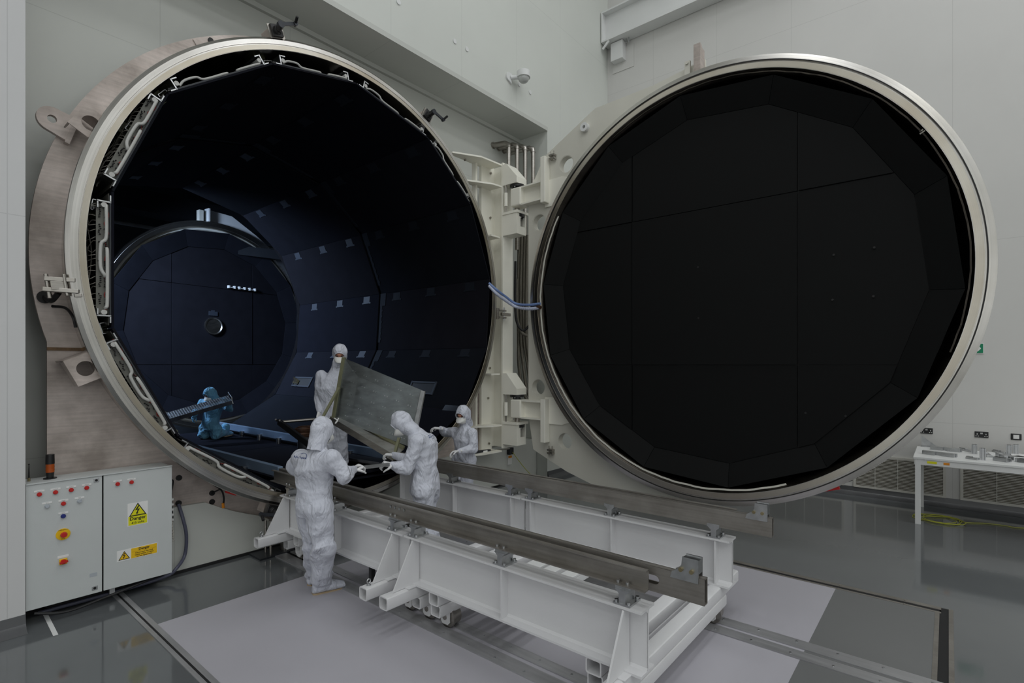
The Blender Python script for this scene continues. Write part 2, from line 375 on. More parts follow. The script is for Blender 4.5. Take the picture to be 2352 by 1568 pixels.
# ================================================================== SETTING
def struct(mb, name, m, **kw): o = mb.build(name, m, None, **kw); o['kind'] = 'structure'; return o
def floor_mat():
    k = NT('grey_epoxy_floor'); k.set(Roughness=.08, Specular_IOR_Level=.55, Coat_Weight=.3, Coat_Roughness=.06)
    ge = k.n('ShaderNodeNewGeometry')
    nz = k.n('ShaderNodeTexNoise'); nz.inputs['Scale'].default_value = .5; nz.inputs['Detail'].default_value = 6; k.l(ge.outputs['Position'], nz.inputs['Vector'])
    cr = k.n('ShaderNodeValToRGB'); cr.color_ramp.elements[0].position = .35; cr.color_ramp.elements[1].position = .65
    cr.color_ramp.elements[0].color = srgb(94, 97, 99); cr.color_ramp.elements[1].color = srgb(101, 104, 106); k.l(nz.outputs['Fac'], cr.inputs[0]); k.l(cr.outputs[0], k.b.inputs['Base Color'])
    n2 = k.n('ShaderNodeTexNoise'); n2.inputs['Scale'].default_value = 2.2; n2.inputs['Detail'].default_value = 2; k.l(ge.outputs['Position'], n2.inputs['Vector'])
    bp = k.n('ShaderNodeBump'); bp.inputs['Strength'].default_value = .05; bp.inputs['Distance'].default_value = .01; k.l(n2.outputs['Fac'], bp.inputs['Height']); k.l(bp.outputs[0], k.b.inputs['Normal'])
    mr = k.n('ShaderNodeMapRange'); mr.inputs[3].default_value = .05; mr.inputs[4].default_value = .12; k.l(nz.outputs['Fac'], mr.inputs[0]); k.l(mr.outputs[0], k.b.inputs['Roughness'])
    return k.m
M['floor'] = floor_mat()
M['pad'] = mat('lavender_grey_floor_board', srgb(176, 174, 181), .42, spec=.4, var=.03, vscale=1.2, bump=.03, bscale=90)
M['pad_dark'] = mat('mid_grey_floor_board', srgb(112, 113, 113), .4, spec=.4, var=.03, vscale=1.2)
M['cove'] = mat('grey_floor_coving', srgb(84, 85, 87), .3, var=.04)
M['slot'] = mat('floor_slot_black', srgb(24, 24, 25), .7)

struct(MB().box(RX0, 11, RY0, 20, -.2, 0), 'floor', M['floor'], smooth=0)
# main wall: front skin with the alcove opening, running above it
struct(MB().box(RX0, XL, YW-.07, 7.2, 0, CEIL), 'wall_left', M['wall_left'], smooth=0)
ZS = 6.46
struct(MB().box(XL, XA, YW, 6.9, ZS, CEIL).box(XA, XR+.6, YW, 6.9, 0, CEIL), 'wall_front', M['wall_main'], smooth=0)
# back of the alcove with the round hole the chamber passes through
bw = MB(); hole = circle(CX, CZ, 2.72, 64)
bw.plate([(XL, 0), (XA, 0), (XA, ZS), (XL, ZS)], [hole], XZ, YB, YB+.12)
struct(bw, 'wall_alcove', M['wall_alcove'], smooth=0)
struct(MB().box(XR, XR+.3, RY0, 6.9, 0, CEIL), 'wall_right', M['wall_right'], smooth=0)
struct(MB().box(RX0, XR+.3, RY0-.2, RY0, 0, CEIL), 'wall_back', M['wall_plain'], smooth=0)
struct(MB().box(RX0-.2, RX0, RY0, YW, 0, CEIL), 'wall_side', M['wall_plain'], smooth=0)
struct(MB().box(RX0, XR+.3, RY0, 6.9, CEIL, CEIL+.2), 'ceiling', M['wall_plain'], smooth=0)
def fill_frames(n, o, ax, w, h, nx):  # frames made up round the added fill lamps, out of view
    t = empty('window_%d' % n, o, kind='structure'); o = Vector(o); ax = Vector(ax); q = Vector((-ax.y, ax.x, 0))
    f = MB()
    for k in range(nx+1): f.bar(o+ax*(-w/2+w*k/nx)+UP0*-h/2, o+ax*(-w/2+w*k/nx)+UP0*h/2, .08, .08, up=tuple(ax))
    for s_ in (-1, 1): f.bar(o-ax*(w/2+.04)+UP0*s_*h/2, o+ax*(w/2+.04)+UP0*s_*h/2, .08, .08)
    for k in range(nx+1): pass
    f.build('window_frame', M['white_paint'], t, 0)
UP0 = Vector((0, 0, 1))
fill_frames(1, (-3, RY0+.06, 3.6), (1, 0, 0), 13, 4.6, 6); fill_frames(2, (RX0+.06, -4, 3.6), (0, 1, 0), 13, 4.6, 6)
# hall at the far end of the chamber
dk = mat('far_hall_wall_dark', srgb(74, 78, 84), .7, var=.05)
struct(MB().box(-7, 11, 20, 20.2, 0, 9), 'wall_far', dk, smooth=0)
struct(MB().box(-7.2, -7, 6.9, 20, 0, 9), 'wall_far_left', dk, smooth=0)
struct(MB().box(11, 11.2, 6.9, 20, 0, 9), 'wall_far_right', dk, smooth=0)
struct(MB().box(-7, 11, 6.9, 20, 9, 9.2), 'ceiling_far', dk, smooth=0)
# alcove reveal trims (pale strip where the soffit meets the back wall)
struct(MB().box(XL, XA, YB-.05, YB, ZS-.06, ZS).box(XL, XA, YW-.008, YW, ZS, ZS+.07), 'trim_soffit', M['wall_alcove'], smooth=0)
# coved skirting of dark epoxy
def cove(mb, a, b, n):
    prof = [(0, 0), (.12, 0), (.06, .015), (.022, .05), (.008, .12), (0, .12)]
    a = Vector(a); b = Vector(b); n = Vector(n); vs = []
    for P in (a, b): vs += [P+n*u+Vector((0, 0, v+.001)) for u, v in prof]
    m = len(prof)
    return mb.add(vs, [(i, (i+1) % m, m+(i+1) % m, m+i) for i in range(m)]+[tuple(range(m)), tuple(range(m, 2*m))])
struct(cove(MB(), (XR, -8, 0), (XR, YW, 0), (-1, 0, 0)), 'baseboard_right', M['cove'])
struct(cove(MB(), (XR, YW, 0), (XA, YW, 0), (0, -1, 0)), 'baseboard_front', M['cove'])
struct(cove(MB(), (XL, YW-.07, 0), (-7, YW-.07, 0), (0, -1, 0)), 'baseboard_left', M['cove'])

# inset rectangle of boards with steel edge trims
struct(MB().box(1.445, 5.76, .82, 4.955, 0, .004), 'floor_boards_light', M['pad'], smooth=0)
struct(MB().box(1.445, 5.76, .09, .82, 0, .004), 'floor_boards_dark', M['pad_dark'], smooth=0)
struct(MB().box(1.36, 1.445, -8, 6.0, 0, .006), 'trim_1', M['floorsteel'], smooth=0)
struct(MB().box(5.76, 5.79, .05, 5.95, 0, .006).box(5.84, 5.90, .05, 5.95, 0, .006), 'trim_2', M['railsteel'], smooth=0)
struct(MB().box(5.79, 5.84, .05, 5.95, 0, .002), 'trim_3', M['slot'], smooth=0)
struct(MB().box(1.445, 5.9, -.03, .0, 0, .006).box(1.445, 5.76, .06, .09, 0, .006), 'trim_4', M['railsteel'], smooth=0)
struct(MB().box(1.445, 5.9, 0, .06, 0, .002), 'trim_5', M['slot'], smooth=0)
struct(MB().box(1.39, 1.405, -8, 6.0, .006, .0075), 'trim_6', M['slot'], smooth=0)
struct(MB().bar(pz(99, 1400, .0015), pz(128, 1458, .0015), .03, .003), 'trim_7', M['white_paint'], smooth=0)
mb = MB()
for k in range(12):
    y = .3+k*.5; mb.cyl((5.775, y, .006), (5.775, y, .010), .010, 8); mb.cyl((5.87, y, .006), (5.87, y, .010), .010, 8)
struct(mb, 'trim_8', M['steel'])

# two steel tracks sunk in the floor that the trolleys roll on
def track(x0, x1, xg, label):
    t = empty('floor_track', (xg, 2.5, 0), label, 'floor rail', 'sunk trolley rails')
    MB().box(x0, xg-.022, -8, 6.0, 0, .012).box(xg+.022, x1, -8, 6.0, 0, .012).build('track_plate', M['floorsteel'], t, 0)
    MB().box(xg-.022, xg+.022, -8, 6.0, 0, .003).build('groove', M['slot'], t, 0)
    b = MB()
    for k in range(26):
        y = -1+k*.27; b.cyl((x0+.045, y, .012), (x0+.045, y, .017), .008, 8); b.cyl((x1-.045, y, .012), (x1-.045, y, .017), .008, 8)
    b.build('bolt_heads', M['alu'], t)
track(2.78, 3.05, 2.93, 'steel rail sunk in the floor under the wheels of the nearer beam')
track(4.21, 4.50, 4.35, 'steel rail sunk in the floor under the far beam, reaching the grey board')

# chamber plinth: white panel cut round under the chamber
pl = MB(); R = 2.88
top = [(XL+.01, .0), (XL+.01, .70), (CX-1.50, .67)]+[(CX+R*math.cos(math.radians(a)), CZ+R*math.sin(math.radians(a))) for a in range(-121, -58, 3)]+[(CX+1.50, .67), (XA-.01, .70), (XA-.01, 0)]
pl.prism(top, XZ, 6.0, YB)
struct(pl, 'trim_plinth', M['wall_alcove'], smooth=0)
struct(MB().box(XL+.01, XA-.01, 5.985, 6.0, 0, .03), 'trim_9', M['slot'], smooth=0)

# lamp housings in the ceiling
for i, (x, y) in enumerate(LAMPS):
    t = empty('ceiling_lamp', (x, y, CEIL-.16), 'recessed clean-room ceiling lamp panel in a white frame', 'lamp', 'ceiling lamp panels')
    MB().box(x-1.3, x+1.3, y-.7, y+.7, CEIL-.08, CEIL-.001).build('housing', M['white_paint'], t, 0)

# ================================================================== WALL FITTINGS
# crane beam along the right wall
t = empty('crane_beam', (10.0, 2, 9.0), 'white steel crane beam high along the right-hand wall', 'beam')
XB0, XB1 = 9.88, 10.185
MB().box(XB0, XB1, -7.9, 5.7, 9.0, 9.035).build('lower_flange', M['white_paint'], t, 0)
MB().box(XB0, XB1, -7.9, 5.7, 9.62, 9.655).build('upper_flange', M['white_paint'], t, 0)
MB().box(10.02, 10.045, -7.9, 5.7, 9.035, 9.62).build('web', M['white_paint'], t, 0)
MB().box(XB0, XB1, 5.70, 5.73, 9.0, 9.655).build('end_plate', M['white_paint'], t, 0)
MB().bar((XB0+.02, 5.55, 8.99), (XB0+.02, 5.70, 8.86), .02, .05).build('end_clip', M['white_paint'], t, 0)
t = empty('beam_bracket', (10.1, 5.4, 8.6), 'small white box bracket bolted under the end of the crane beam', 'bracket')
MB().box(10.02, 10.19, 5.30, 5.58, 8.60, 8.985).build('box', M['white_paint'], t, 0, bevel=.01)
MB().box(10.186, 10.198, 5.12, 5.62, 8.42, 8.90).build('wall_plate', M['wall_right'], t, 0)
b = MB()
for y in (5.18, 5.24): b.cyl((10.08, y, 8.9), (10.08, y, 9.0), .014, 8)
b.build('bolts', M['alu'], t)
# motion sensor / camera dome on the main wall
c = py(1175, 182, YW)
t = empty('dome_camera', (c.x, YW, c.z), 'white dome camera on a short bracket high on the front wall', 'camera')
MB().prism(arc(c.x-.09, c.z, .07, 90, 270, 10)+[(c.x-.03, c.z-.10), (c.x-.03, c.z+.07)], XZ, YW-.03, YW-.001).build('mount', M['white_paint'], t)
MB().cyl((c.x-.05, YW-.02, c.z), (c.x+.06, YW-.16, c.z+.01), .035, 14).build('arm', M['white_paint'], t)
MB().cyl((c.x+.08, YW-.2, c.z-.01), (c.x+.08, YW-.2, c.z+.09), .115, 24).cyl((c.x+.08, YW-.2, c.z+.09), (c.x+.08, YW-.2, c.z+.12), .115, 24, r2=.06).build('collar', M['white_paint'], t)
MB().sphere((c.x+.08, YW-.2, c.z-.01), .095, 20, 12).build('dome', M['glassy'], t)
for i, (x, y, l) in enumerate([(915, 5, 'round white wall plug at the very top of the front wall'), (1044, 95, 'round white wall plug, upper of the close pair on the front wall'), (1072, 113, 'round white wall plug, lower of the close pair on the front wall'),
                               (1192, 194, 'round white wall plug just beside the dome camera'), (1217, 212, 'round white wall plug down and across from the dome camera')]):
    c = py(x, y, YW); b = MB().cyl((c.x, YW-.012, c.z), (c.x, YW-.0005, c.z), .035, 16).build('wall_plug', M['white_paint']); tag(b, l, 'plug', 'round wall plugs')

# return-air grilles low on the right wall
def grille(y0, y1, z0, z1, label, nv):
    t = empty('air_grille', (XR, (y0+y1)/2, z0), label, 'vent', 'slatted return-air grilles')
    f = .035
    MB().box(XR-.022, XR-.002, y0, y1, z0, z0+f).box(XR-.022, XR-.002, y0, y1, z1-f, z1).box(XR-.022, XR-.002, y0, y0+f, z0+f, z1-f).box(XR-.022, XR-.002, y1-f, y1, z0+f, z1-f).build('frame', M['grille'], t, 0)
    MB().box(XR-.004, XR-.001, y0+f, y1-f, z0+f, z1-f).build('backing', M['grille_dark'], t, 0)
    s = MB(); n = int((z1-z0-2*f)/.0215)
    for k in range(n):
        z = z0+f+.012+k*(z1-z0-2*f)/n
        s.obox((XR-.013, (y0+y1)/2, z), (.007, 0, -.0028), (0, (y1-y0)/2-f, 0), (.001, 0, .0026))
    s.build('slats', M['grille'], t, 0)
    s = MB()
    for k in range(1, nv): y = y0+(y1-y0)*k/nv; s.box(XR-.021, XR-.008, y-.004, y+.004, z0+f, z1-f)
    s.build('dividers', M['grille'], t, 0)
grille(-1.32, -.13, .12, .66, 'slatted air grille low on the right wall behind the bench', 3)
grille(.03, 1.20, .12, .66, 'slatted air grille low on the right wall between the open door and the bench leg', 4)
grille(1.33, 2.5, .12, .66, 'slatted air grille mostly hidden behind the rim of the open round door', 4)

def socket(c, label, n=2):
    t = empty('power_socket', c, label, 'socket', 'black wall sockets')
    W = .075 if n == 2 else .055
    MB().box(XR-.012, XR-.001, c[1]-W, c[1]+W, c[2]-.043, c[2]+.043).build('plate', M['socket'], t, 0, bevel=.003)
    s = MB()
    if n == 2:
        for dy in (-.048, .048): s.box(XR-.015, XR-.011, c[1]+dy-.004, c[1]+dy+.004, c[2]-.002, c[2]+.016).box(XR-.015, XR-.011, c[1]+dy-.018, c[1]+dy-.006, c[2]-.026, c[2]-.018).box(XR-.015, XR-.011, c[1]+dy+.006, c[1]+dy+.018, c[2]-.026, c[2]-.018)
        s.box(XR-.016, XR-.011, c[1]-.011, c[1]-.003, c[2]+.008, c[2]+.03).box(XR-.016, XR-.011, c[1]+.003, c[1]+.011, c[2]+.008, c[2]+.03)
        s.build('switches', M['signwhite'], t, 0)
    else:
        s.box(XR-.016, XR-.011, c[1]-.03, c[1]+.03, c[2]-.028, c[2]+.028); s.build('insert', M['signwhite'], t, 0)
socket((XR, .26, 1.105), 'black double wall socket half hidden behind the rim of the open round door')
socket((XR, -.365, 1.10), 'black double wall socket above the middle of the bench')
socket((XR, -.728, 1.10), 'black framed data outlet with a pale centre above the end of the bench', 1)
c = px(2245, 800, XR)
t = empty('exit_sign', c, 'green running-way exit sign with a white arrow peeping out behind the round door rim', 'sign')
MB().box(XR-.012, XR-.001, c.y-.07, c.y+.23, c.z-.075, c.z+.075).build('board', M['signwhite'], t, 0)
MB().box(XR-.015, XR-.012, c.y-.062, c.y+.222, c.z-.067, c.z+.067).build('field', M['green_sign'], t, 0)
def yz(u, v, tt): return (tt, c.y-u, c.z+v)
MB().prism([(-.08, .012), (.0, .012), (-.02, .04), (.008, .04), (.04, 0), (.008, -.04), (-.02, -.04), (0, -.012), (-.08, -.012)], yz, XR-.018, XR-.0149).build('arrow', M['signwhite'], t, 0)

# service box and orange label on the front wall behind the right trolley beam
t = empty('wall_isolator', (6.9, 5.98, .5), 'small blue and grey isolator with an orange label low on the plinth', 'switch')
c = py(1171, 1035, 5.98)
MB().box(c.x-.06, c.x+.05, 5.93, 5.998, c.z-.06, c.z+.06).build('housing', M['dark'], t, 0, bevel=.005)
MB().box(c.x-.05, c.x+.05, 5.975, 5.999, c.z-.24, c.z-.07).build('label_plate', M['signwhite'], t, 0)
MB().box(c.x-.045, c.x+.045, 5.97, 5.976, c.z-.125, c.z-.085).build('orange_label', M['orange'], t, 0)
t = empty('door_strut', (6.2, 5.6, .6), 'slim grey actuator rod in front of the plinth beside the short worker', 'actuator')
a = py(1085, 1040, 5.85); b_ = py(1170, 1030, 5.85)
MB().bar(a, a+(b_-a)*.45, .05, .06).build('body', M['dark'], t, 0, bevel=.005)
MB().cyl(a+(b_-a)*.45, b_, .012, 10).build('rod', M['steel'], t)
m_ = a+(b_-a)*.3
MB().box(m_.x-.05, m_.x+.05, m_.y-.03, m_.y-.026, m_.z-.02, m_.z+.02).build('label', M['signwhite'], t, 0)
# cable looping down from the isolator
b = MB().tube(spline([py(1175, 1035, 5.95), py(1195, 1062, 5.8), py(1210, 1080, 5.7), py(1222, 1092, 5.6)], 6), .006, 6).build('cable', M['cablegreen']); tag(b, 'thin yellow cable drooping from the isolator on the plinth', 'cable')
# ================================================================== VACUUM CHAMBER
AX = (0, 1, 0)
ch = empty('vacuum_chamber', (CX, 5.6, 0), 'huge round steel vacuum chamber mouth set in the alcove, lined with black panels', 'vacuum chamber')
MB().lathe([(2.566, 0), (2.616, 0), (2.618, .012), (2.627, .012), (2.629, .002), (2.672, .002), (2.702, .03), (2.706, .045), (2.672, .17), (2.656, .30), (2.65, .45), (2.566, .45)], (CX, 5.60, CZ), AX, 256).build('sealing_ring', M['ring'], ch, 25)
MB().lathe([(2.569, -.006), (2.613, -.006), (2.613, -.0005), (2.569, -.0005)], (CX, 5.60, CZ), AX, 192).build('ring_face', M['ring_face'], ch, 25)
MB().lathe([(2.578, .4505), (2.62, .4505), (2.62, 6.0), (2.578, 6.0)], (CX, 5.60, CZ), AX, 96).build('barrel', M['barrel'], ch, 25)
# flange plate: round top, straight sides, flat bottom
xs = 2.747
poly = []; n = 96
low = math.degrees(math.asin(-math.sqrt(2.866**2-xs**2)/2.866))     # angle where the straight sides start (right side)
for i in range(n+1):
    q = math.radians(low+(180-2*low)*i/n); poly.append((CX+2.866*math.cos(q), CZ+2.866*math.sin(q)))
poly += [(CX-xs, .02), (CX+xs, .02)]
fl = MB().plate(poly, [circle(CX, CZ, 2.65, 96)], XZ, 6.05, 6.09).build('flange_plate', M['flange'], ch, 25)
MB().box(CX-xs-.002, CX-xs+.30, 6.04, 6.05, 2.24, 2.268).build('weld_seam', M['rust'], ch, 0)
MB().bar((CX+2.70*math.cos(2.16), 6.045, CZ+2.70*math.sin(2.16)), (CX+2.855*math.cos(2.16), 6.045, CZ+2.855*math.sin(2.16)), .03, .016, up=(0, 1, 0)).build('weld_seam', M['flange'], ch, 0)
for x, y in ((484, 93), (411, 1097), (410, 1155), (487, 1132), (487, 1152)):
    c = py(x, y, 6.045); MB().cyl((c.x, 6.036, c.z), (c.x, 6.049, c.z), .028, 16).build('port_hole', M['ink'], ch)
# lifting lug
c = py(118, 275, 6.03)
lug = MB(); an = math.radians(160)
def lugf(u, v, t): return (c.x+.0+u*math.cos(an)-v*math.sin(an), t, c.z+.0+u*math.sin(an)+v*math.cos(an))
lug.plate([(-.15, -.115), (0, -.105)]+arc(0, 0, .105, -90, 90, 14)+[(-.15, .115)], [circle(0, 0, .034, 16)], lugf, 6.0, 6.045)
lug.build('lifting_lug', M['flange'], ch)
MB().bar((c.x+.10, 6.02, c.z-.18), (c.x+.17, 6.02, c.z+.05), .035, .06, up=(0, 1, 0)).build('lug_weld', M['flange'], ch)
# rest brackets of bent plate on the ring's left side
for (x, y, an_) in ((208, 284, 148), (196, 846, 205)):
    c = py(x, y, 5.72); an_ = math.radians(an_); r = Vector((math.cos(an_), 0, math.sin(an_))); tt = Vector((-math.sin(an_), 0, math.cos(an_))); Yv = Vector((0, 1, 0))
    def ff(u, v, t_): return c+r*u+tt*v+Yv*t_
    p = MB().plate([(-.13, -.12), (.11, -.12), (.11, .12), (-.13, .12)], [circle(0, 0, .065, 20)], ff, -.012, .0)
    p.prism([(-.13, -.12), (.11, -.12), (.11, -.108), (-.13, -.108)], ff, 0, .30)
    p.prism([(.098, -.12), (.11, -.12), (.11, .12), (.098, .12)], ff, 0, .14)
    p.build('rest_bracket', M['flange'], ch, 0)
# swing clamps round the ring
def clamp(ang, handle, parent=ch):
    q = math.radians(ang); r = Vector((math.cos(q), 0, math.sin(q))); tt = Vector((-math.sin(q), 0, math.cos(q))); Y = Vector((0, 1, 0))
    P = Vector((CX, 0, CZ))+r*2.70
    c = P+Y*5.70
    g = MB().obox(c+r*.05+Y*.03, r*.055, tt*(.075 if handle else .03), Y*.085).build('clamp_block', M['flange'], parent, 0, bevel=.012)
    MB().obox(c+r*.062-Y*.065, r*(.075 if handle else .05), tt*(.085 if handle else .035), Y*.008).build('mount_plate', M['steel'], g, 0)
    if handle:
        MB().obox(c+r*.07-Y*.085, r*.062, tt*.062, Y*.014).cyl(c+r*.07-Y*.09, c+r*.07-Y*.13, .05, 16, r2=.035).cyl(c+r*.07-Y*.13, c+r*.085-Y*.19, .033, 14).build('gearbox', M['black'], g, bevel=.003)
        h = MB(); a_ = c+r*.09-Y*.19; e = a_+tt*-.17+Y*-.02+r*.02
        h.cyl(a_-Y*.02, a_+Y*.02, .036, 16); h.bar(a_-Y*.01, e, .035, .02, up=(0, 1, 0)); h.cyl(e+Y*.02, e-Y*.02, .024, 12)
        h.build('crank_arm', M['dark'], g); MB().cyl(e, e-Y*.07+r*.045, .015, 10).build('crank_knob', M['black'], g)
    else:
        h = MB()
        h.bar(c+r*.15+tt*.025, c-r*.06+tt*.06-Y*.10, .035, .06, up=(0, 1, 0)); h.bar(c+r*.13-tt*.06, c-r*.05-tt*.035-Y*.09, .035, .05, up=(0, 1, 0)); h.bar(c-r*.02+tt*.09-Y*.09, c-r*.07+tt*.09-Y*.09, .03, .05, up=(0, 1, 0)); h.cyl(c+r*.12-tt*.1, c+r*.12+tt*.1, .016, 10); h.cyl(c+r*.02-tt*.09-Y*.08, c+r*.02+tt*.09-Y*.08, .012, 10)
        h.build('clamp_jaw', M['steel'], g, 0, bevel=.006)
    return g
clamp(109.5, True); clamp(63.5, True); cj = MB().box(6.40, 6.60, 5.60, 5.66, 2.985, 3.01).box(6.40, 6.60, 5.60, 5.66, 2.87, 2.895).box(6.50, 6.72, 5.61, 5.65, 2.915, 2.965).box(6.37, 6.42, 5.60, 5.68, 2.85, 3.03).build('clamp_block', M['steel'], ch, 0, bevel=.004); MB().cyl((6.57, 5.63, 2.84), (6.57, 5.63, 3.05), .014, 10).build('clamp_pin', M['alu'], cj); clamp(187.5, False); clamp(249.5, True)
# black cable at the left clamp
MB().tube(spline([py(120, 703, 6.04), py(150, 707, 5.95), py(168, 728, 5.85), py(174, 752, 5.85)], 6), .012, 8).build('clamp_cable', M['wire_b'], ch)
c = py(103, 682, 6.04); MB().cyl((c.x, 6.03, c.z), (c.x, 6.049, c.z), .055, 16).build('port_hole', M['ink'], ch); MB().tube(spline([(c.x, 6.04, c.z), py(118, 690, 5.9), py(135, 672, 5.8)], 6), .022, 8).build('clamp_cable', M['wire_b'], ch)
# limit switch with a red body under the ring
a = py(520, 1127, 5.8); b_ = py(542, 1133, 5.8)
MB().bar(a, b_, .05, .04).build('red_switch', M['redtag'], ch, 0, bevel=.004)
MB().bar(b_, py(556, 1138, 5.8), .03, .02).build('switch_lever', M['black'], ch, 0)
MB().tube(spline([py(490, 1112, 5.85), py(508, 1125, 5.9), py(514, 1142, 5.95), py(513, 1162, 5.98)], 6), .009, 8).tube(spline([py(508, 1122, 5.9), py(495, 1128, 6.0), py(487, 1133, 6.04)], 6), .008, 8).build('sensor_cable', M['wire_b'], ch)
MB().cyl(py(512, 1155, 5.96), py(513, 1166, 5.96), .014, 10).build('orange_plug', M['orange'], ch)
# grey hose from the flange to the floor beside the cabinet
P = [py(410, 1158, 6.0), py(420, 1190, 5.92), py(428, 1230, 5.92), py(424, 1275, 5.95), py(405, 1305, 5.85), py(380, 1320, 5.8)]
b = MB().tube(spline(P[:5]+[Vector((1.80, 5.86, .06)), Vector((1.6, 5.88, .035)), Vector((1.2, 5.88, .03)), Vector((.85, 5.88, .03))], 10), .016, 10).build('floor_hose', M['greyhose']); tag(b, 'grey-blue conduit dropping from the chamber flange and running under the control cabinet', 'hose')

# ---- black thermal shroud lining (two lengths of flat panels)
NV = [(1124, 640), (1080, 470), (983, 318), (818, 193), (627, 148), (388, 217), (262, 440), (262, 752), (413, 1000), (655, 1125)]
Y0 = 5.62
ring = [py(x, y, Y0) for x, y in NV]
ring = [(p.x, p.z) for p in ring]
ring += [(4.42, .70), (5.62, 1.43), (6.12, 2.38)]
SCX, SCZ = 3.74, 3.10
YM, YE = 8.45, 11.45
def lane(i): return ring[i % len(ring)], ring[(i+1) % len(ring)]
NR = len(ring)
def inset(p, g):
    v = Vector((p[0]-SCX, p[1]-SCZ)); l = v.length; v = v*((l-g)/l); return (SCX+v.x, SCZ+v.y)
tintseq = [0, 1, 2, 3, 1, 0, 2, 3, 0, 1, 2, 0, 3]
clip_id = 0
for i in range(NR):
    A, B = lane(i)
    for k, (ya, yb, off) in enumerate(((Y0, YM-.01, 0), (YM+.01, YE, .035))):
        a = inset(A, off); b = inset(B, off); d = Vector((b[0]-a[0], b[1]-a[1])); L = d.length; d /= L; nrm = Vector((-d.y, d.x))
        if nrm.dot(Vector((SCX-a[0], SCZ-a[1]))) < 0: nrm = -nrm
        a2 = Vector(a)+d*.002; b2 = Vector(b)-d*.002; o2 = -nrm*.018
        q = MB().hexa([(a2.x, ya, a2.y), (b2.x, ya, b2.y), (b2.x+o2.x, ya, b2.y+o2.y), (a2.x+o2.x, ya, a2.y+o2.y),
                       (a2.x, yb, a2.y), (b2.x, yb, b2.y), (b2.x+o2.x, yb, b2.y+o2.y), (a2.x+o2.x, yb, a2.y+o2.y)])
        pn = q.build('shroud_panel', M['shroud%d' % tintseq[(i+3*k) % 13]], ch, 0)
        # clips along the joint, set on the lower panel's edge
        if i in (0, 1, 2, 11, 12, 3):
            for yc in ((6.05, 7.0, 7.95) if k == 0 else (8.85, 9.8, 10.8)):
                cc = Vector(b)-d*.09+nrm*.004
                m = MB().obox((cc.x, yc, cc.y), (d.x*.07, 0, d.y*.07), (0, .10, 0), (nrm.x*.004, 0, nrm.y*.004))
                m.obox((cc.x+d.x*-.06, yc-.115, cc.y+d.y*-.06), (d.x*.015, 0, d.y*.015), (0, .02, 0), (nrm.x*.004, 0, nrm.y*.004)).obox((cc.x+d.x*-.06, yc+.115, cc.y+d.y*-.06), (d.x*.015, 0, d.y*.015), (0, .02, 0), (nrm.x*.004, 0, nrm.y*.004))
                m.build('panel_clip', M['bracket'] if k else M['joint'], pn, 0)
        if k == 0 and i in (0, 1, 2, 3, 11, 12):
            # joint strip between the two lengths, with rivets
            m = MB().obox(((a[0]+b[0])/2+nrm.x*.003, YM, (a[1]+b[1])/2+nrm.y*.003), (d.x*L*.36, 0, d.y*L*.36), (0, .075, 0), (nrm.x*.004, 0, nrm.y*.004))
            for r_ in range(7):
                pr = Vector(a)+d*(L*(.2+.1*r_))+nrm*.009
                m.obox((pr.x, YM-.085, pr.y), (d.x*.018, 0, d.y*.018), (0, .014, 0), (nrm.x*.002, 0, nrm.y*.002))
            m.build('joint_strip', M['joint'], ch, 0)
            cc = Vector(b)+nrm*.006
            m = MB().obox((cc.x-d.x*.12, YM+.02, cc.y-d.y*.12), (d.x*.12, 0, d.y*.12), (0, .19, 0), (nrm.x*.004, 0, nrm.y*.004)); m.build('corner_cover', M['joint'], ch, 0)
# framed windows let into the lower right panel
i = 11; A, B = lane(i); d = Vector((B[0]-A[0], B[1]-A[1])); L = d.length; d /= L; nrm = Vector((-d.y, d.x))
if nrm.dot(Vector((SCX-A[0], SCZ-A[1]))) < 0: nrm = -nrm
def on_panel(x, y, i):
    A, B = lane(i); d = Vector((B[0]-A[0], 0, B[1]-A[1])).normalized(); n = Vector((-d.z, 0, d.x)); A3 = Vector((A[0], 0, A[1]))
    r = _ray(x, y); k = n.dot(A3-O)/n.dot(r); return O+r*k, d, n
for (x, y, wy, wu, light) in ((970, 891, .30, .10, 1), (698, 879, .34, .10, 0)):
    for j in (11, 10, 12):
        c, dd, nn = on_panel(x, y, j)
        if Y0 < c.y < YE: 
            A, B = lane(j); u = (c-Vector((A[0], c.y, A[1]))).dot(dd)
            if 0 < u < Vector((B[0]-A[0], B[1]-A[1])).length: break
    if nn.dot(Vector((SCX, 0, SCZ))-Vector((c.x, 0, c.z))) < 0: nn = -nn
    off = nn*(.045 if c.y > YM else .012); c = c+off
    fr = MB()
    for s in (-1, 1):
        fr.obox(c+Vector((0, 1, 0))*s*wy, dd*(wu+.018), (0, .016, 0), nn*.01); fr.obox(c+dd*s*wu, dd*.014, (0, wy, 0), nn*.01)
    fr = fr.build('window_frame', M['bracket'], ch, 0)
    MB().obox(c-nn*.006, dd*wu, (0, wy, 0), nn*.003).build('window_opening', M['rubber'], fr, 0)
    if not light:
        g = MB()
        for k in range(5): g.cyl(c-Vector((0, -.12, 0))+nn*.01+dd*(-.04+.015*k), c-Vector((0, -.20, 0))+nn*(.09+.008*k)+dd*(-.07+.03*k), .009, 8)
        g.build('gold_connector', M['gold'], ch)

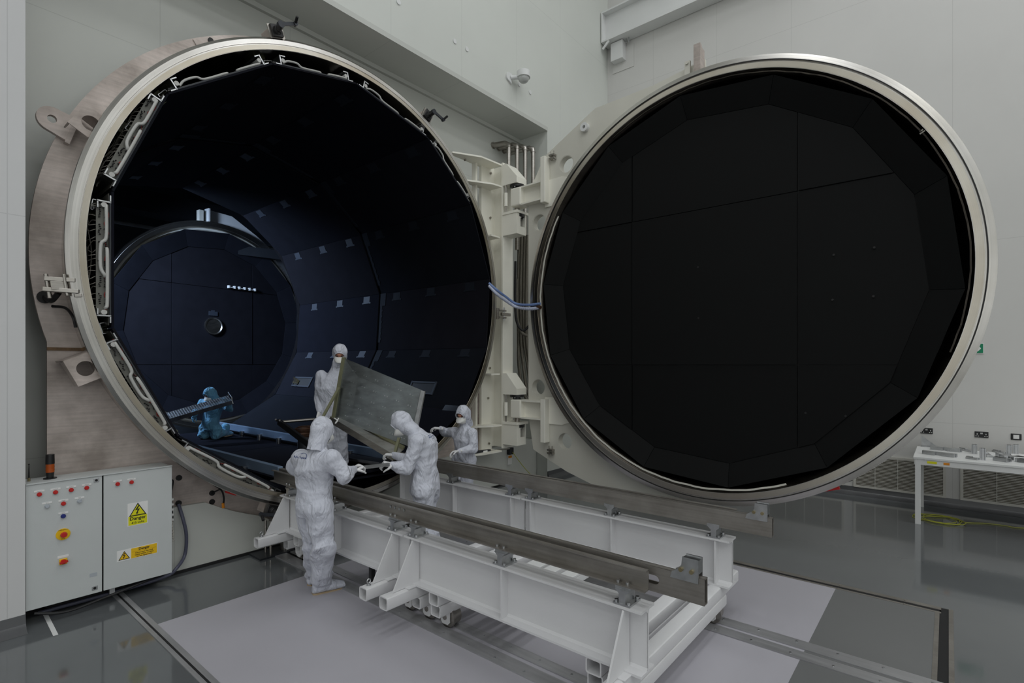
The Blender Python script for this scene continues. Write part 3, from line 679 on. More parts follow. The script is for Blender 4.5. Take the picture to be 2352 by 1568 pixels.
# ---- outside of the shroud on the left: frames, strips, pipes, wires (seen between ring and panels)
def seg(i):
    A, B = lane(i); a = Vector((A[0], 0, A[1])); b = Vector((B[0], 0, B[1])); d = (b-a); L = d.length; d /= L; n = Vector((-d.z, 0, d.x))
    if n.dot(Vector((SCX, 0, SCZ))-a) > 0: n = -n
    return a, b, d, n, L
Yv = Vector((0, 1, 0))
for i in (1, 2, 3, 4, 5, 6, 7, 8):
    a, b, d, n, L = seg(i)
    vis = i in (5, 6, 7, 8)
    # end channels carrying the panels
    for P, s in ((a+d*.10, 1), (b-d*.10, -1)):
        m = MB(); c = P+n*.07+Yv*Y0
        m.obox(c+Yv*.4, d*.006, Yv*.4, n*.05); m.obox(c+d*s*.03+n*.045+Yv*.4, d*.03, Yv*.4, n*.005); m.obox(c+d*s*-.03-n*.045+Yv*.4, d*.03, Yv*.4, n*.005)
        m.build('channel_bracket', M['alu'], ch, 0)
        MB().cyl(c+n*.0+d*s*.03, c+n*.0+d*s*.03+Yv*.3, .022, 10).build('roller', M['pipe'], ch)
    # grey sheet backing the panel and its front lip
    MB().obox((a+b)/2+n*.034+Yv*(Y0+1.40), d*(L/2-.02), Yv*1.38, n*.003).build('back_sheet', M['backsheet'], ch, 0)
    MB().obox((a+b)/2+n*.026+Yv*(Y0+.012), d*(L/2-.04), Yv*.010, n*.006).build('panel_lip', M['dark'], ch, 0)
    f = lambda u, y, h=.05: a+d*(u*L)+n*(.036+h)+Yv*(Y0+y)
    if i in (1, 2, 3, 4):
        MB().tube(spline([f(.12, .05, .0), f(.13, .006, .006), f(.33, .006, .006), f(.34, .05, .0)], 8), .011, 10).build('coolant_pipe', M['pipe'], ch)
        MB().tube(spline([f(.45, .05, .0), f(.46, .006, .004), f(.66, .006, .006), f(.72, .006, .04), f(.82, .006, .04), f(.88, .01, .01)], 8), .011, 10).build('coolant_pipe', M['pipe'], ch)
    if vis:
        MB().obox((a+b)/2+n*.078+Yv*(Y0+.035), d*(L*.40), Yv*.003, n*.042).build('terminal_strip', M['strip'], ch, 0)
        m = MB(); rnd = random.Random(i)
        for k in range(54):
            u = .13+.74*k/53
            if (k % 9) < 6:
                for h in (.02, .06):
                    c = f(u, .032, h+rnd.uniform(-.008, .008)); m.cyl(c, c-Yv*.022, .004, 5); m.sphere(c-Yv*.022+n*rnd.uniform(-.005, .005), .007, 6, 4)
        w_ = m.build('terminal_studs', M['ink'], ch); w_['kind'] = 'stuff'
        MB().tube(spline([f(.12, .05, .01), f(.125, .006, .018), f(.34, .006, .018), f(.40, .006, .055), f(.56, .006, .058), f(.62, .006, .03), f(.63, .05, .02)], 8), .0135, 10).build('coolant_pipe', M['pipe'], ch)
        MB().tube(spline([f(.42, .05, .012), f(.44, .004, .012), f(.60, .004, .010), f(.82, .004, .012), f(.855, .006, .02), f(.86, .05, .02)], 8), .0135, 10).build('coolant_pipe', M['pipe'], ch)
        m = MB()
        for k in range(3):
            u0 = .08+.28*k; m.tube(spline([f(u0+.04*j, .018, .012+.018*math.sin(j*1.9+k)) for j in range(7)], 5), .0042, 5)
        m.build('red_wiring', M['wire_r'], ch)
        m = MB(); rnd = random.Random(40+i)
        for k in range(20):
            u = .09+.80*k/19+rnd.uniform(-.015, .015); e = rnd.uniform(-.05, .09)
            p = [f(u, .05, .085), f(u+rnd.uniform(-.01, .02), .12, .09+rnd.uniform(0, .03)), f(u+e*.5, .22+rnd.uniform(-.04, .04), .10), f(u+e, .34+rnd.uniform(-.05, .05), .07+rnd.uniform(0, .05)), f(u+e*1.6+rnd.uniform(-.03, .03), .46, .06), f(u+e, .56, .03)]
            m.tube(spline(p, 5), .0032, 4)
        for k in range(4): m.tube(spline([f(.06+.11*j, .33+.07*k+.03*math.sin(2.1*j+k), .07+.02*k+.02*math.sin(1.3*j)) for j in range(9)], 5), .0042, 4)
        w_ = m.build('wiring', M['wire_w'], ch); w_['kind'] = 'stuff'
        m = MB()
        for k in range(9):
            u = .12+.76*k/8
            for y in (.36, .44, .52, .62, .72, .84): c = f(u+.01*math.sin(y*30), y, .0); m.cyl(c, c+n*.05, .006, 5); m.cyl(c+n*.03+d*.02, c+n*.03-d*.02, .010, 5)
        w_ = m.build('back_studs', M['ink'], ch); w_['kind'] = 'stuff'
# support brackets between barrel and shroud
for ang in (112, 141, 152, 171, 196, 222, 243, 256):
    q = math.radians(ang); r = Vector((math.cos(q), 0, math.sin(q))); tt = Vector((-math.sin(q), 0, math.cos(q))); c = Vector((CX, Y0+.16, CZ))+r*2.50
    MB().rhs(c, c+Yv*.35, .10, .05, .006, up=r).build('support_channel', M['alu'], ch)
    MB().obox(c+Yv*.22-r*.0, r*.055, Yv*.1, tt*.055).build('support_shoe', M['green'], ch, 0)

# ---- inside deck, guide beams and fittings
zf = .745
MB().box(2.98, 4.42, Y0+.03, YM-.01, zf, zf+.03).build('deck_board', M['shroud1'], ch, 0)
MB().box(2.98, 4.42, YM+.01, YE-.05, zf, zf+.03).build('deck_board', M['shroud2'], ch, 0)
blue_beam = mat('anodised_guide_beam', srgb(148, 170, 196), .35, metal=.5, var=.05)
for X_ in (4.36, 2.90):
    bm_ = MB().box(X_-.03, X_+.03, Y0+.2, YE-.1, .845, .96).build('guide_beam', blue_beam, ch, 0, bevel=.004)
    for k in range(7):
        y = 6.6+.7*k; MB().cyl((X_-.06, y, zf+.03), (X_-.06, y, .875), .035, 14).box(X_-.09, X_-.03, y-.03, y+.03, .865, .88).build('beam_foot', M['alu'], bm_)
for y, x in ((6.45, 3.12), (6.7, 3.25), (6.15, 3.02)):
    MB().box(x-.03, x+.03, y-.07, y+.07, zf+.03, zf+.036).build('deck_plate', M['alu'], ch, 0)

# far end plates (the chamber's rear rim)
MB().lathe([(2.50, 5.86), (2.70, 5.86), (2.70, 6.0), (2.50, 6.0)], (CX, 5.60, CZ), AX, 96).build('rear_rim', M['ring'], ch, 25)
# ================================================================== OPEN ROUND DOOR (stands at a right angle to the mouth)
DX, DY, DZ = 6.52, 2.355, 3.095
dr = empty('chamber_door', (DX, DY, 0), 'huge round chamber door swung wide open with a black lining and a bright steel rim', 'chamber door')
PX = (1, 0, 0)
MB().lathe([(2.545, 0), (2.615, 0), (2.617, .014), (2.627, .014), (2.629, 0), (2.655, .004), (2.70, .012), (2.70, .10), (2.62, .13), (2.545, .13)], (DX, DY, DZ), PX, 256).build('rim', M['dring'], dr, 25)
MB().lathe([(2.550, -.004), (2.612, -.004), (2.612, .003), (2.550, .003)], (DX, DY, DZ), PX, 256).build('rim_face', M['dring_face'], dr, 25)
MB().lathe([(2.629, .004), (2.629, -.006), (2.640, -.006), (2.640, .004)], (DX, DY, DZ), PX, 256).build('seal', M['rubber'], dr, 25)
MB().lathe([(2.40, .30), (2.50, .06), (2.548, .002), (2.555, .05), (2.51, .15), (2.41, .36)], (DX, DY, DZ), PX, 128).build('inner_lip', M['barrel'], dr, 25)
# dished back of the door
prof = [(2.56, .10)]+[(2.52*math.cos(math.radians(t)), .32+.62*math.sin(math.radians(t))) for t in range(0, 91, 10)]+[(0.001, .90)]+[(2.48*math.cos(math.radians(t)), .30+.60*math.sin(math.radians(t))) for t in range(80, -1, -10)]
MB().lathe(prof, (DX, DY, DZ), PX, 96).build('dished_back', M['plate_cream'], dr, 30)
# hinge plate with round holes
def pol(l): return [(px(x, y, 6.78).y, px(x, y, 6.78).z) for x, y in l]
outer = [(4.93, 5.43), (5.08, 5.18), (5.27, 4.9), (5.27, 1.3), (5.17, .74), (4.53, .47), (3.85, .27), (2.4, .22), (2.4, 6.03), (3.11, 5.93), (4.02, 5.90)]
hs = [circle(px(x, y, 6.78).y, px(x, y, 6.78).z, r, 28) for x, y, r in ((1302, 378, .135), (1240, 511, .135), (1238, 889, .135), (1299, 1013, .135))]
hp = MB().plate(outer, hs, YZ, 6.76, 6.80).build('hinge_plate', M['plate_cream'], dr, 0)
for x, y, r in ((1302, 378, .135), (1240, 511, .135), (1238, 889, .135), (1299, 1013, .135)):
    c = px(x, y, 6.78); MB().lathe([(r-.010, -.016), (r-.0006, -.016), (r-.0006, .10), (r-.010, .10)], (6.78, c.y, c.z), PX, 28).build('hole_liner', M['plate_cream'], hp)
c = px(1344, 293, 6.74); MB().lathe([(.025, -.0), (.065, -.0), (.065, .06), (.025, .06)], (6.70, c.y, c.z), PX, 24).build('boss', M['white_paint'], hp)
# bolts-and-pads on the plate (two bolted clamps)
for x, y in ((1272, 362), (1268, 1036)):
    c = px(x, y, 6.75); m = MB()
    for k in (-1, 1): m.box(6.68, 6.75, c.y-.05, c.y+.05, c.z+.025*k-.012, c.z+.025*k+.012)
    for k in (-.03, .03): m.cyl((6.71, c.y+k, c.z-.06), (6.71, c.y+k, c.z+.09), .008, 8)
    m.build('bolted_pad', M['steel'], hp, 0)
# doubler plates near the arms
for z0, z1 in ((4.60, 5.02), (1.18, 1.60)):
    MB().prism([(4.45, z0+.05), (4.60, z0), (4.92, z0), (4.92, z1), (4.6, z1), (4.45, z1-.05)], YZ, 6.735, 6.76).build('doubler', M['cream'], hp, 0)
# gusset bars and arms
for zc, s in ((4.85, 1), (1.39, -1)):
    m = MB(); m.box(6.62, 6.76, 4.84, 4.93, zc-.20 if s > 0 else zc-.50, zc+.52 if s > 0 else zc+.18); m.build('gusset_bar', M['cream'], dr, 0, bevel=.01)
    m = MB(); m.prism([(6.62, 4.93), (6.80, 4.93), (6.84, 5.33), (6.64, 5.33)], XY, zc+.125, zc+.15); m.prism([(6.62, 4.93), (6.80, 4.93), (6.84, 5.33), (6.64, 5.33)], XY, zc-.15, zc-.125)
    m.box(6.735, 6.76, 4.93, 5.33, zc-.125, zc+.125); m.build('hinge_arm', M['cream'], dr, 0)
    MB().box(6.62, 6.86, 5.33, 5.54, zc-.15, zc+.15).build('pivot_block', M['cream'], dr, 0, bevel=.02)
    if s > 0: MB().prism([(4.90, zc+.15), (5.20, zc+.15), (4.93, zc+.58)], YZ, 6.75, 6.775).build('web_gusset', M['cream'], dr, 0)
# top lug
c = px(1605, 140, 6.7)
MB().box(6.60, 6.82, c.y-.03, c.y+.03, 5.75, 6.17).prism([(6.60, 5.75), (6.60, 6.17), (6.64, 6.17), (6.9, 5.85), (6.9, 5.75)], XZ, c.y-.055, c.y-.03).build('top_lug', M['flange'], dr, 0)
MB().box(6.66, 6.70, c.y+.10, c.y+.17, 5.7, 6.03).cyl((6.64, c.y+.135, 6.0), (6.74, c.y+.135, 6.0), .02, 8).build('top_clip', M['plate_cream'], dr, 0)
# black lining: rim facets sloping in to a tiled centre
NP = 14
def dv(k, r, x): a = math.radians(360/NP*k+6); return Vector((x, DY+r*math.cos(a), DZ+r*math.sin(a)))
for k in range(NP):
    p = [dv(k, 2.49, DX+.055), dv(k+1, 2.49, DX+.055), dv(k+1, 2.22, DX+.20), dv(k, 2.22, DX+.20)]
    cc = sum(p, Vector())/4; p = [cc+(q-cc)*.996 for q in p]; o2 = Vector((.02, 0, 0))
    MB().hexa(p+[q+o2 for q in p]).build('lining_facet', M['dshroud'], dr, 0)
ysm = [-10, 1.33, 3.40, 10]; zsm = [-10, 2.11, 4.10, 10]
octo = [(dv(k, 2.215, 0).y, dv(k, 2.215, 0).z) for k in range(NP)]
def clip(poly, a, lim, keep_less):
    o = []
    for i in range(len(poly)):
        p, q = poly[i-1], poly[i]
        pi = (p[a] < lim) == keep_less; qi = (q[a] < lim) == keep_less
        if pi != qi: t = (lim-p[a])/(q[a]-p[a]); o.append((p[0]+(q[0]-p[0])*t, p[1]+(q[1]-p[1])*t))
        if qi: o.append(q)
    return o
def lining(fn, x0, parent, m_, ys, zs, octo):
    n = 0
    for i in range(3):
        for j in range(3):
            p = clip(clip(clip(clip(octo, 0, ys[i]+.006, False), 0, ys[i+1]-.006, True), 1, zs[j]+.006, False), 1, zs[j+1]-.006, True)
            if len(p) > 2:
                o = (.012, 0, .008, .004, .014, .0, .009, .003, .01)[n % 9]; MB().prism(p, fn, x0-o, x0+.02-o).build('lining_panel', m_, parent, 0)
            n += 1
lining(YZ, DX+.20, dr, M['dshroud'], ysm, zsm, octo)
MB().lathe([(.001, 0), (2.45, 0), (2.45, .01), (.001, .01)], (DX+.235, DY, DZ), PX, 64).build('lining_backing', M['rubber'], dr)
b = MB()
for x, y in ((1603, 613), (1604, 730), (1915, 585), (2008, 568), (1912, 688), (2006, 680), (1850, 948), (1942, 955)):
    c = px(x, y, DX+.185); b.cyl((DX+.182, c.y, c.z), (DX+.195, c.y, c.z), .012, 8)
b.build('stud', M['ink'], dr)
# small wire loop and foil at the lining edge
c = px(2113, 303, DX+.03); MB().tube(spline([c, c+Vector((-.02, -.06, .03)), c+Vector((-.02, -.12, -.03)), c+Vector((0, -.12, -.10))], 6), .007, 6).tube(spline([c+Vector((0, 0, -.02)), c+Vector((-.02, -.07, .0)), c+Vector((-.02, -.13, -.08))], 6), .007, 6).build('wire_loop', M['wire_w'], dr)
def arcstrip(a0, a1, r, w_, mm, nm, seed):
    foil = MB(); rnd = random.Random(seed); n_ = 70; P_ = []
    for k in range(n_+1):
        t_ = math.radians(a0+(a1-a0)*k/n_); rr = r+rnd.uniform(-.004, .004); P_.append((DX+.028+rnd.uniform(-.004, .004), DY+rr*math.cos(t_), DZ+rr*math.sin(t_)))
    for k in range(n_): foil.bar(P_[k], P_[k+1], w_, .010, up=PX)
    foil.build(nm, mm, dr, 40)
arcstrip(-112, 30, 2.512, .020, M['plate_cream'], 'edge_strip', 5); arcstrip(60, 200, 2.515, .014, M['barrel'], 'edge_foil', 6)
# red limit switch under the rim
c = px(1907, 1122, 6.6); MB().obox(c, (.02, 0, 0), (0, .085, -.028), (0, .006, .018)).build('red_switch', M['redtag'], dr, 0)
c = px(1942, 1105, 6.6); MB().obox(c, (.015, 0, 0), (0, .06, -.03), (0, .006, .012)).build('switch_lever', M['black'], dr, 0)

# ================================================================== HINGE FRAME on the chamber side
hf = empty('hinge_frame', (6.7, 5.8, 0), 'cream welded steel hinge frame and post between the chamber mouth and the open door', 'hinge frame')
MB().box(6.62, 6.88, 5.70, 5.73, .72, 5.47).box(6.735, 6.765, 5.73, 6.0, .72, 5.47).box(6.62, 6.88, 6.0, 6.03, .72, 5.47).build('post', M['cream'], hf, 0)
MB().box(6.40, 6.66, 5.98, 6.03, .66, 5.45).build('back_web', M['cream'], hf, 0)
MB().box(6.24, 6.28, 5.96, 6.045, .64, 1.95).build('side_web', M['cream'], hf, 0); MB().box(6.24, 6.28, 5.96, 6.045, 4.6, 5.45).build('side_web', M['cream'], hf, 0)
for z, tip in ((5.42, 5.72), (5.06, 6.0), (1.09, 6.0), (.66, 5.75), (4.22, 6.4), (1.94, 6.4)):
    if tip < 6.3: MB().prism([(tip, 6.04), (tip, 5.96), (tip+.42, 5.74), (6.62, 5.72), (6.62, 6.04)], XY, z, z+.025).build('shelf_plate', M['cream'], hf, 0)
    else: MB().box(6.40, 6.62, 5.76, 6.0, z, z+.025).build('shelf_plate', M['cream'], hf, 0)
b = MB()
for x, y in ((1068, 367), (1127, 398), (1126, 500), (1121, 914), (1123, 1018), (1125, 845)):
    c = py(x, y, 5.97); b.cyl((c.x, 5.955, c.z), (c.x, 5.98, c.z), .018, 12)
b.build('bolt_heads', M['steel'], hf)
for zc, s in ((4.85, 1), (1.39, -1)):
    # wedge box on the far side of the arm, plain box on the near side, bearings between
    za, zb = zc+.23, zc+.58
    MB().prism([(5.699, za), (5.699, zb), (5.62, zb), (5.40, za+.10), (5.40, za)], YZ, 6.615, 6.875).build('wedge_bracket', M['cream'], hf, 0)
    z1, z0 = zc-.22, zc-.60
    m = MB().box(6.605, 6.90, 5.38, 5.699, z1-.04, z1); m.box(6.62, 6.645, 5.40, 5.699, z0, z1-.041); m.box(6.6455, 6.835, 5.402, 5.42, z0+.0205, z0+.13); m.box(6.836, 6.86, 5.40, 5.699, z0, z1-.041); m.box(6.6455, 6.72, 5.402, 5.42, z0+.1305, z1-.041); m.box(6.6455, 6.835, 5.40, 5.699, z0, z0+.02)
    m.build('box_bracket', M['cream'], hf, 0)
    for (u, v) in ((zc+.15, zc+.23), (z1-.14, z1-.04)):
        bb = MB().cyl((6.75, 5.5, u), (6.75, 5.5, v), .07, 20).cyl((6.75, 5.5, (u+v)/2), (6.75, 5.5, v), .12, 20)
        bb.build('bearing', M['black'], hf)
        q = MB()
        for k in range(6): a_ = PI*k/3+.3; q.cyl((6.75+.1*math.cos(a_), 5.5+.1*math.sin(a_), (u+v)/2-.02), (6.75+.1*math.cos(a_), 5.5+.1*math.sin(a_), (u+v)/2+.01), .011, 8)
        q.build('bearing_bolts', M['alu'], hf)
    MB().cyl((6.75, 5.5, zc-.22), (6.75, 5.5, zc+.23), .045, 16).build('hinge_pin', M['steel'], hf)
    MB().cyl((6.63, 5.64, zc-.12), (6.63, 5.64, zc+.10), .032, 16).build('jack_sleeve', M['cream'], hf); MB().cyl((6.63, 5.64, zc-.22), (6.63, 5.64, zc+.23), .014, 10).build('jack_screw', M['steel'], hf)
# steel pipes coming out of the alcove wall
pg = empty('pipe_set', (7.4, 6.2, 4.9), 'group of bright steel pipes bending out of the alcove wall behind the hinge post', 'pipes')
for x, y, yb in ((7.27, 6.12, 6.43), (7.42, 6.05, 6.43), (7.57, 5.98, 6.43), (7.72, 5.91, 6.43)):
    zt = 6.06
    MB().cyl((x, y, 4.2), (x, y, zt), .038, 14).build('pipe', M['steel'], pg)
    MB().tube([(x, y, zt-.03), (x, y+.01, zt+.03), (x-.02, y+.06, zt+.06), (x-.08, yb-.001, zt+.07)], .048, 14).cyl((x-.08, yb-.02, zt+.07), (x-.08, yb-.001, zt+.07), .06, 16).build('elbow', M['steel'], pg)
# braided hoses hanging behind the post
hz = empty('hose_bundle', (7.2, 5.9, 3), 'bundle of grey braided hoses looping down between hinge post and open door', 'hoses')
for k, (x0, yy, x1, z1) in enumerate(((1193, 560, 1196, 860), (1199, 555, 1206, 880), (1206, 560, 1216, 905), (1212, 565, 1222, 860))):
    Y_ = 6.05-.05*k
    p = [py(x0, 540, Y_), py(x0-2, 620, Y_), py(x0-3, 700, Y_), py(x0-2, 780, Y_), py(x1-4, 840, Y_-.05), py(x1+6, 900, Y_-.15), py(x1+26, 935, Y_-.3)]
    MB().tube(spline(p, 8), .030, 12).build('hose', M['braid'], hz)
MB().tube(spline([py(1184, 600, 5.9), py(1183, 680, 5.9), py(1186, 735, 5.85), py(1200, 758, 5.75), py(1215, 748, 5.65), py(1226, 725, 5.5)], 8), .022, 10).build('hose', M['wire_b'], hz)
MB().tube(spline([py(1186, 640, 5.92), py(1187, 720, 5.9), py(1196, 760, 5.85), py(1212, 772, 5.75)], 8), .026, 10).build('hose', M['braid'], hz)
# blue hoses bridging chamber and door
bh = empty('blue_hoses', (6.3, 5.5, 2.8), 'pair of ribbed blue-white hoses sagging from the chamber lining to the open door', 'hoses')
for dy, mm, r in ((0, M['bluehose'], .018), (9, mat('white_ribbed_hose', srgb(196, 202, 222), .5, var=.06), .022)):
    A = py(1123, 650+dy*.6, 5.55); B = px(1241, 697+dy, 6.50)
    P = [A, py(1140, 665+dy, 5.45), py(1160, 680+dy, 5.42), py(1185, 697+dy*.8, 5.36), px(1215, 700+dy, 6.5), B]
    pts = spline(P, 14); m = MB().tube(pts, r, 12)
    for q in range(2, len(pts)-2, 2):
        d = (pts[q+1]-pts[q]).normalized(); m.cyl(pts[q]-d*.008, pts[q]+d*.008, r*1.14, 12)
    m.build('hose', mm, bh)
MB().cyl(px(1234, 705, 6.5), px(1242, 706, 6.5), .026, 12).build('hose_fitting', M['copper'], bh)

# ================================================================== FAR DOOR seen through the chamber
FX, FY, FZ = 5.60, 14.53, 3.11
fa = math.radians(6.8); ft = Vector((math.cos(fa), math.sin(fa), 0)); fn_ = Vector((-math.sin(fa), math.cos(fa), 0))     # fn_ points away from us
fd = empty('chamber_door', (FX, FY, 0), 'second round black-lined door hanging beyond the far end of the chamber', 'chamber door')
C3 = Vector((FX, FY, FZ))
MB().lathe([(2.53, 0), (2.61, 0), (2.615, .012), (2.66, .01), (2.66, .14), (2.53, .14)], C3, fn_, 128).build('rim', M['ring'], fd, 25)
MB().lathe([(2.40, .28), (2.50, .08), (2.535, .0), (2.54, .05), (2.42, .34)], C3, fn_, 96).build('inner_lip', M['steel'], fd, 25)
def FF(u, v, t): return C3+ft*u+Vector((0, 0, v))+fn_*t
def fv(k, r): a = math.radians(360/NP*k+6); return (r*math.cos(a), r*math.sin(a))
for k in range(NP):
    p = [FF(*fv(k, 2.47), .03), FF(*fv(k+1, 2.47), .03), FF(*fv(k+1, 2.06), .18), FF(*fv(k, 2.06), .18)]
    cc = sum(p, Vector())/4; p = [cc+(q-cc)*.996 for q in p]
    MB().hexa(p+[q+fn_*.02 for q in p]).build('lining_facet', M['shroud1'], fd, 0)
lining(FF, .20, fd, M['shroud3'], [-10, -1.03, 1.03, 10], [-10, -1.0, 1.0, 10], [fv(k, 2.055) for k in range(NP)])
MB().lathe([(.001, 0), (2.45, 0), (2.45, .01), (.001, .01)], C3+fn_*.24, fn_, 48).build('lining_backing', M['rubber'], fd)
MB().lathe([(.001, 0), (.19, 0), (.21, -.02), (.225, -.02), (.225, .04), (.001, .04)], C3+fn_*.15-ft*.04, fn_, 40).build('centre_port', M['steel'], fd)
MB().prism([(-.15, .27), (.07, .27), (.07, .38), (-.15, .38)], FF, .165, .185).prism([(-.08, .38), (.0, .38), (.0, .41), (-.08, .41)], FF, .165, .185).build('label_plate', M['bracket'], fd, 0)
for u in (.42, .70, .99):
    m = MB()
    for s in (-1, 1): m.prism([(u+s*.075-.018, 1.03), (u+s*.075+.018, 1.03), (u+s*.075+.018, 1.10), (u+s*.075-.018, 1.10)], FF, .10, .18)
    m.prism([(u-.075, 1.045), (u+.075, 1.045), (u+.075, 1.062), (u-.075, 1.062)], FF, .11, .13)
    m.build('hook', M['signwhite'], fd, 0)
MB().prism([(-.27, 2.64), (-.27, 2.97), (.41, 2.94), (1.10, 2.56), (1.98, 1.98), (1.92, 1.86), (1.45, 2.24), (.95, 2.49), (.4, 2.63)], FF, .10, .15).prism([(-.27, 2.64), (-.23, 2.64), (-.23, 2.97), (-.27, 2.97)], FF, -.05, .10).build('hinge_plate', M['white_paint'], fd, 0)
MB().prism([(-.46, 2.60), (-.36, 2.60), (-.36, 2.90), (-.46, 2.90)], FF, .02, .16).build('top_lug', M['plate_cream'], fd, 0)
MB().lathe([(2.45, .1), (2.52, .1), (2.2, .6), (1.2, .85), (.001, .9), (.001, .88), (1.2, .8), (2.15, .55)], C3, fn_, 64).build('dished_back', M['plate_cream'], fd)
MB().box(7.9, 8.2, 13.5, 15.5, 0, 6.2).bar((7.95, 14.5, 5.2), (6.2, 14.85, 5.2), .25, .25).build('carrier_frame', M['dark'], fd, 0)
# lamp body for the far hall light and dark ducts overhead
t = empty('hall_lamp', (1.6, 12.3, 5.35), 'small ceiling lamp box in the dark hall behind the chamber', 'lamp')
MB().obox((1.53, 12.3, 5.26), (.5, 0, .6), (0, .5, 0), (-.03, 0, .025)).build('housing', M['dark'], t, 0); MB().cyl((1.5, 12.3, 5.3), (1.5, 12.3, 9), .02, 8).build('hanger', M['dark'], t)
t = empty('overhead_duct', (3, 17.6, 6.4), 'dark duct and pipes running across the hall beyond the chamber', 'duct')
MB().box(-3, 9, 17.3, 18.0, 6.4, 7.0).build('duct', M['dark'], t, 0); MB().cyl((-3, 17.0, 5.9), (9, 17.0, 5.9), .06, 10).build('pipe', M['steel'], t)
# ================================================================== TROLLEYS
XN, XF = 2.845, 4.395      # centre planes of the two I-beams
def trolley(y0, y1, mode, label):
    """mode: dict of positions. beams run along Y, box tubes across"""
    t = empty('transfer_trolley', (3.62, (y0+y1)/2, 0), label, 'trolley', 'white rail trolleys')
    W = M['cart_white']
    for X_ in (XN, XF):
        b = MB().box(X_-.085, X_+.085, y0, y1, .695, .710).box(X_-.085, X_+.085, y0, y1, .330, .345).box(X_-.006, X_+.006, y0, y1, .345, .695)
        # root fillets
        for zz, s in ((.695, -1), (.345, 1)):
            for sx in (-1, 1): b.prism([(X_+sx*.005, zz), (X_+sx*.020, zz), (X_+sx*.005, zz+s*.016)], XZ, y0, y1)
        bo = b.build('i_beam', W, t, 0)
        for yy in mode['stiff']:
            for sx in (-1, 1): MB().box(min(X_+sx*.006, X_+sx*.078), max(X_+sx*.006, X_+sx*.078), yy-.005, yy+.005, .346, .694).build('stiffener', W, bo, 0)
        MB().prism([(XN, 0)]*0 or [(X_-.006, .345), (X_+.006, .345), (X_+.006, .695), (X_-.006, .695)], XZ, y0-.002, y0+.002).build('web_end', W, bo, 0)
    # outrigger tubes with triangular gussets
    for yy in mode['out']:
        MB().rhs((2.475, yy, .28), (4.765, yy, .28), .10, .10, .009).build('outrigger_tube', W, t, 25)
        for X_, sx in ((XN, -1), (XF, 1)):
            MB().prism([(X_+sx*.085, .69), (X_+sx*.02, .69), (X_+sx*.02, .333), (X_+sx*.28, .333)], XZ, yy-.006, yy+.006).build('gusset', W, t, 0)
            MB().prism([(X_-sx*.078, .69), (X_-sx*.006, .69), (X_-sx*.006, .346), (X_-sx*.078, .346)], XZ, yy-.006, yy+.006).build('gusset', W, t, 0)
        for X_ in (XN-.12, XF+.12): MB().box(X_-.045, X_+.035, yy-.055, yy+.055, .331, .337).build('pad_plate', W, t, 0)
    for yy in mode['eye']:
        for X_ in (2.53, 4.71):
            e = MB().cyl((X_, yy, .33), (X_, yy, .337), .020, 14).cyl((X_, yy, .337), (X_, yy, .348), .012, 10)
            e.tube([(X_+.016*math.cos(a), yy, .366+.016*math.sin(a)) for a in [2*PI*k/14 for k in range(15)]], .0045, 6); e.build('eye_bolt', M['alu'], t)
    # stacked cross tubes and wheel forks
    for yy in mode['stack']:
        MB().rhs((2.77, yy, .28), (4.47, yy, .28), .11, .098, .009).build('cross_tube', W, t, 25)
        MB().rhs((2.79, yy, .183), (4.45, yy, .183), .11, .094, .009).build('cross_tube', W, t, 25)
    for yy in mode['mid']:
        MB().rhs((2.79, yy, .183), (4.45, yy, .183), .10, .094, .009).build('cross_tube', W, t, 25)
    for yy in mode['wheel']:
        for X_ in (2.93, 4.31):
            Xw = (2.93 if X_ < 3.6 else 4.35)+.034
            for dx in (-.058, .058):
                MB().prism([(yy-.048, .136), (yy-.048, .055), (yy-.03, .035), (yy+.03, .035), (yy+.048, .055), (yy+.048, .136)], YZ, Xw+dx-.006, Xw+dx+.006).build('wheel_fork', W, t, 0)
            wh = MB().lathe([(.010, -.046), (.088, -.046), (.088, -.024), (.078, -.018), (.078, .046), (.010, .046)], (Xw, yy, .0905), (1, 0, 0), 40).build('wheel', M['steel'], t, 25)
            MB().cyl((Xw-.072, yy, .0905), (Xw+.072, yy, .0905), .020, 18).build('axle', M['steel'], wh)
    return t
trolley(1.34, 3.455, dict(stiff=[2.40], out=[1.455, 3.345], eye=[], stack=[1.66, 3.10], mid=[1.455, 3.33], wheel=[1.50, 3.11, 3.33]),
        'white steel rail trolley nearest the viewer, its I-beam ends facing out')
trolley(3.475, 5.555, dict(stiff=[4.50], out=[3.61, 5.48], eye=[3.61, 5.48], stack=[5.22], mid=[3.61, 5.48], wheel=[3.575, 5.42]),
        'white steel rail trolley against the chamber mouth, with eye bolts on its box-tube arms')
# white cover plates lying between the beams
for k, (yy, wd, tx) in enumerate(((4.30, .11, 'C-3B'), (4.14, .11, 'D-3B'), (3.92, .14, None), (2.86, .15, None), (2.68, .12, None), (2.50, .12, None))):
    t = empty('cover_plate', (3.4, yy, .34), ['white cross plate lettered C-3B lying between the trolley beams', 'white cross plate lettered D-3B lying between the trolley beams', 'plain white cross plate between the D-3B plate and the trolley joint',
        'white cross plate between the beams of the nearer trolley, farthest of the three there', 'white cross plate between the beams of the nearer trolley, middle of the three there', 'white cross plate between the beams of the nearer trolley, closest to the yellow strap'][k], 'plate', 'white cross plates between the beams')
    MB().box(2.935, 3.45 if k < 3 else 4.305, yy-wd/2, yy+wd/2, .30, .325).box(2.935, 3.45 if k < 3 else 4.305, yy-wd/2, yy-wd/2+.012, .24, .30).build('plate', M['white_paint'], t, 0, bevel=.004)
    if tx: text(tx, 'lettering', M['ink'], t, (3.12, yy, .3265), (1, 0, 0), (0, 1, 0), .085, .0006, bold=.002)
a = pz(1275, 1308, .04)
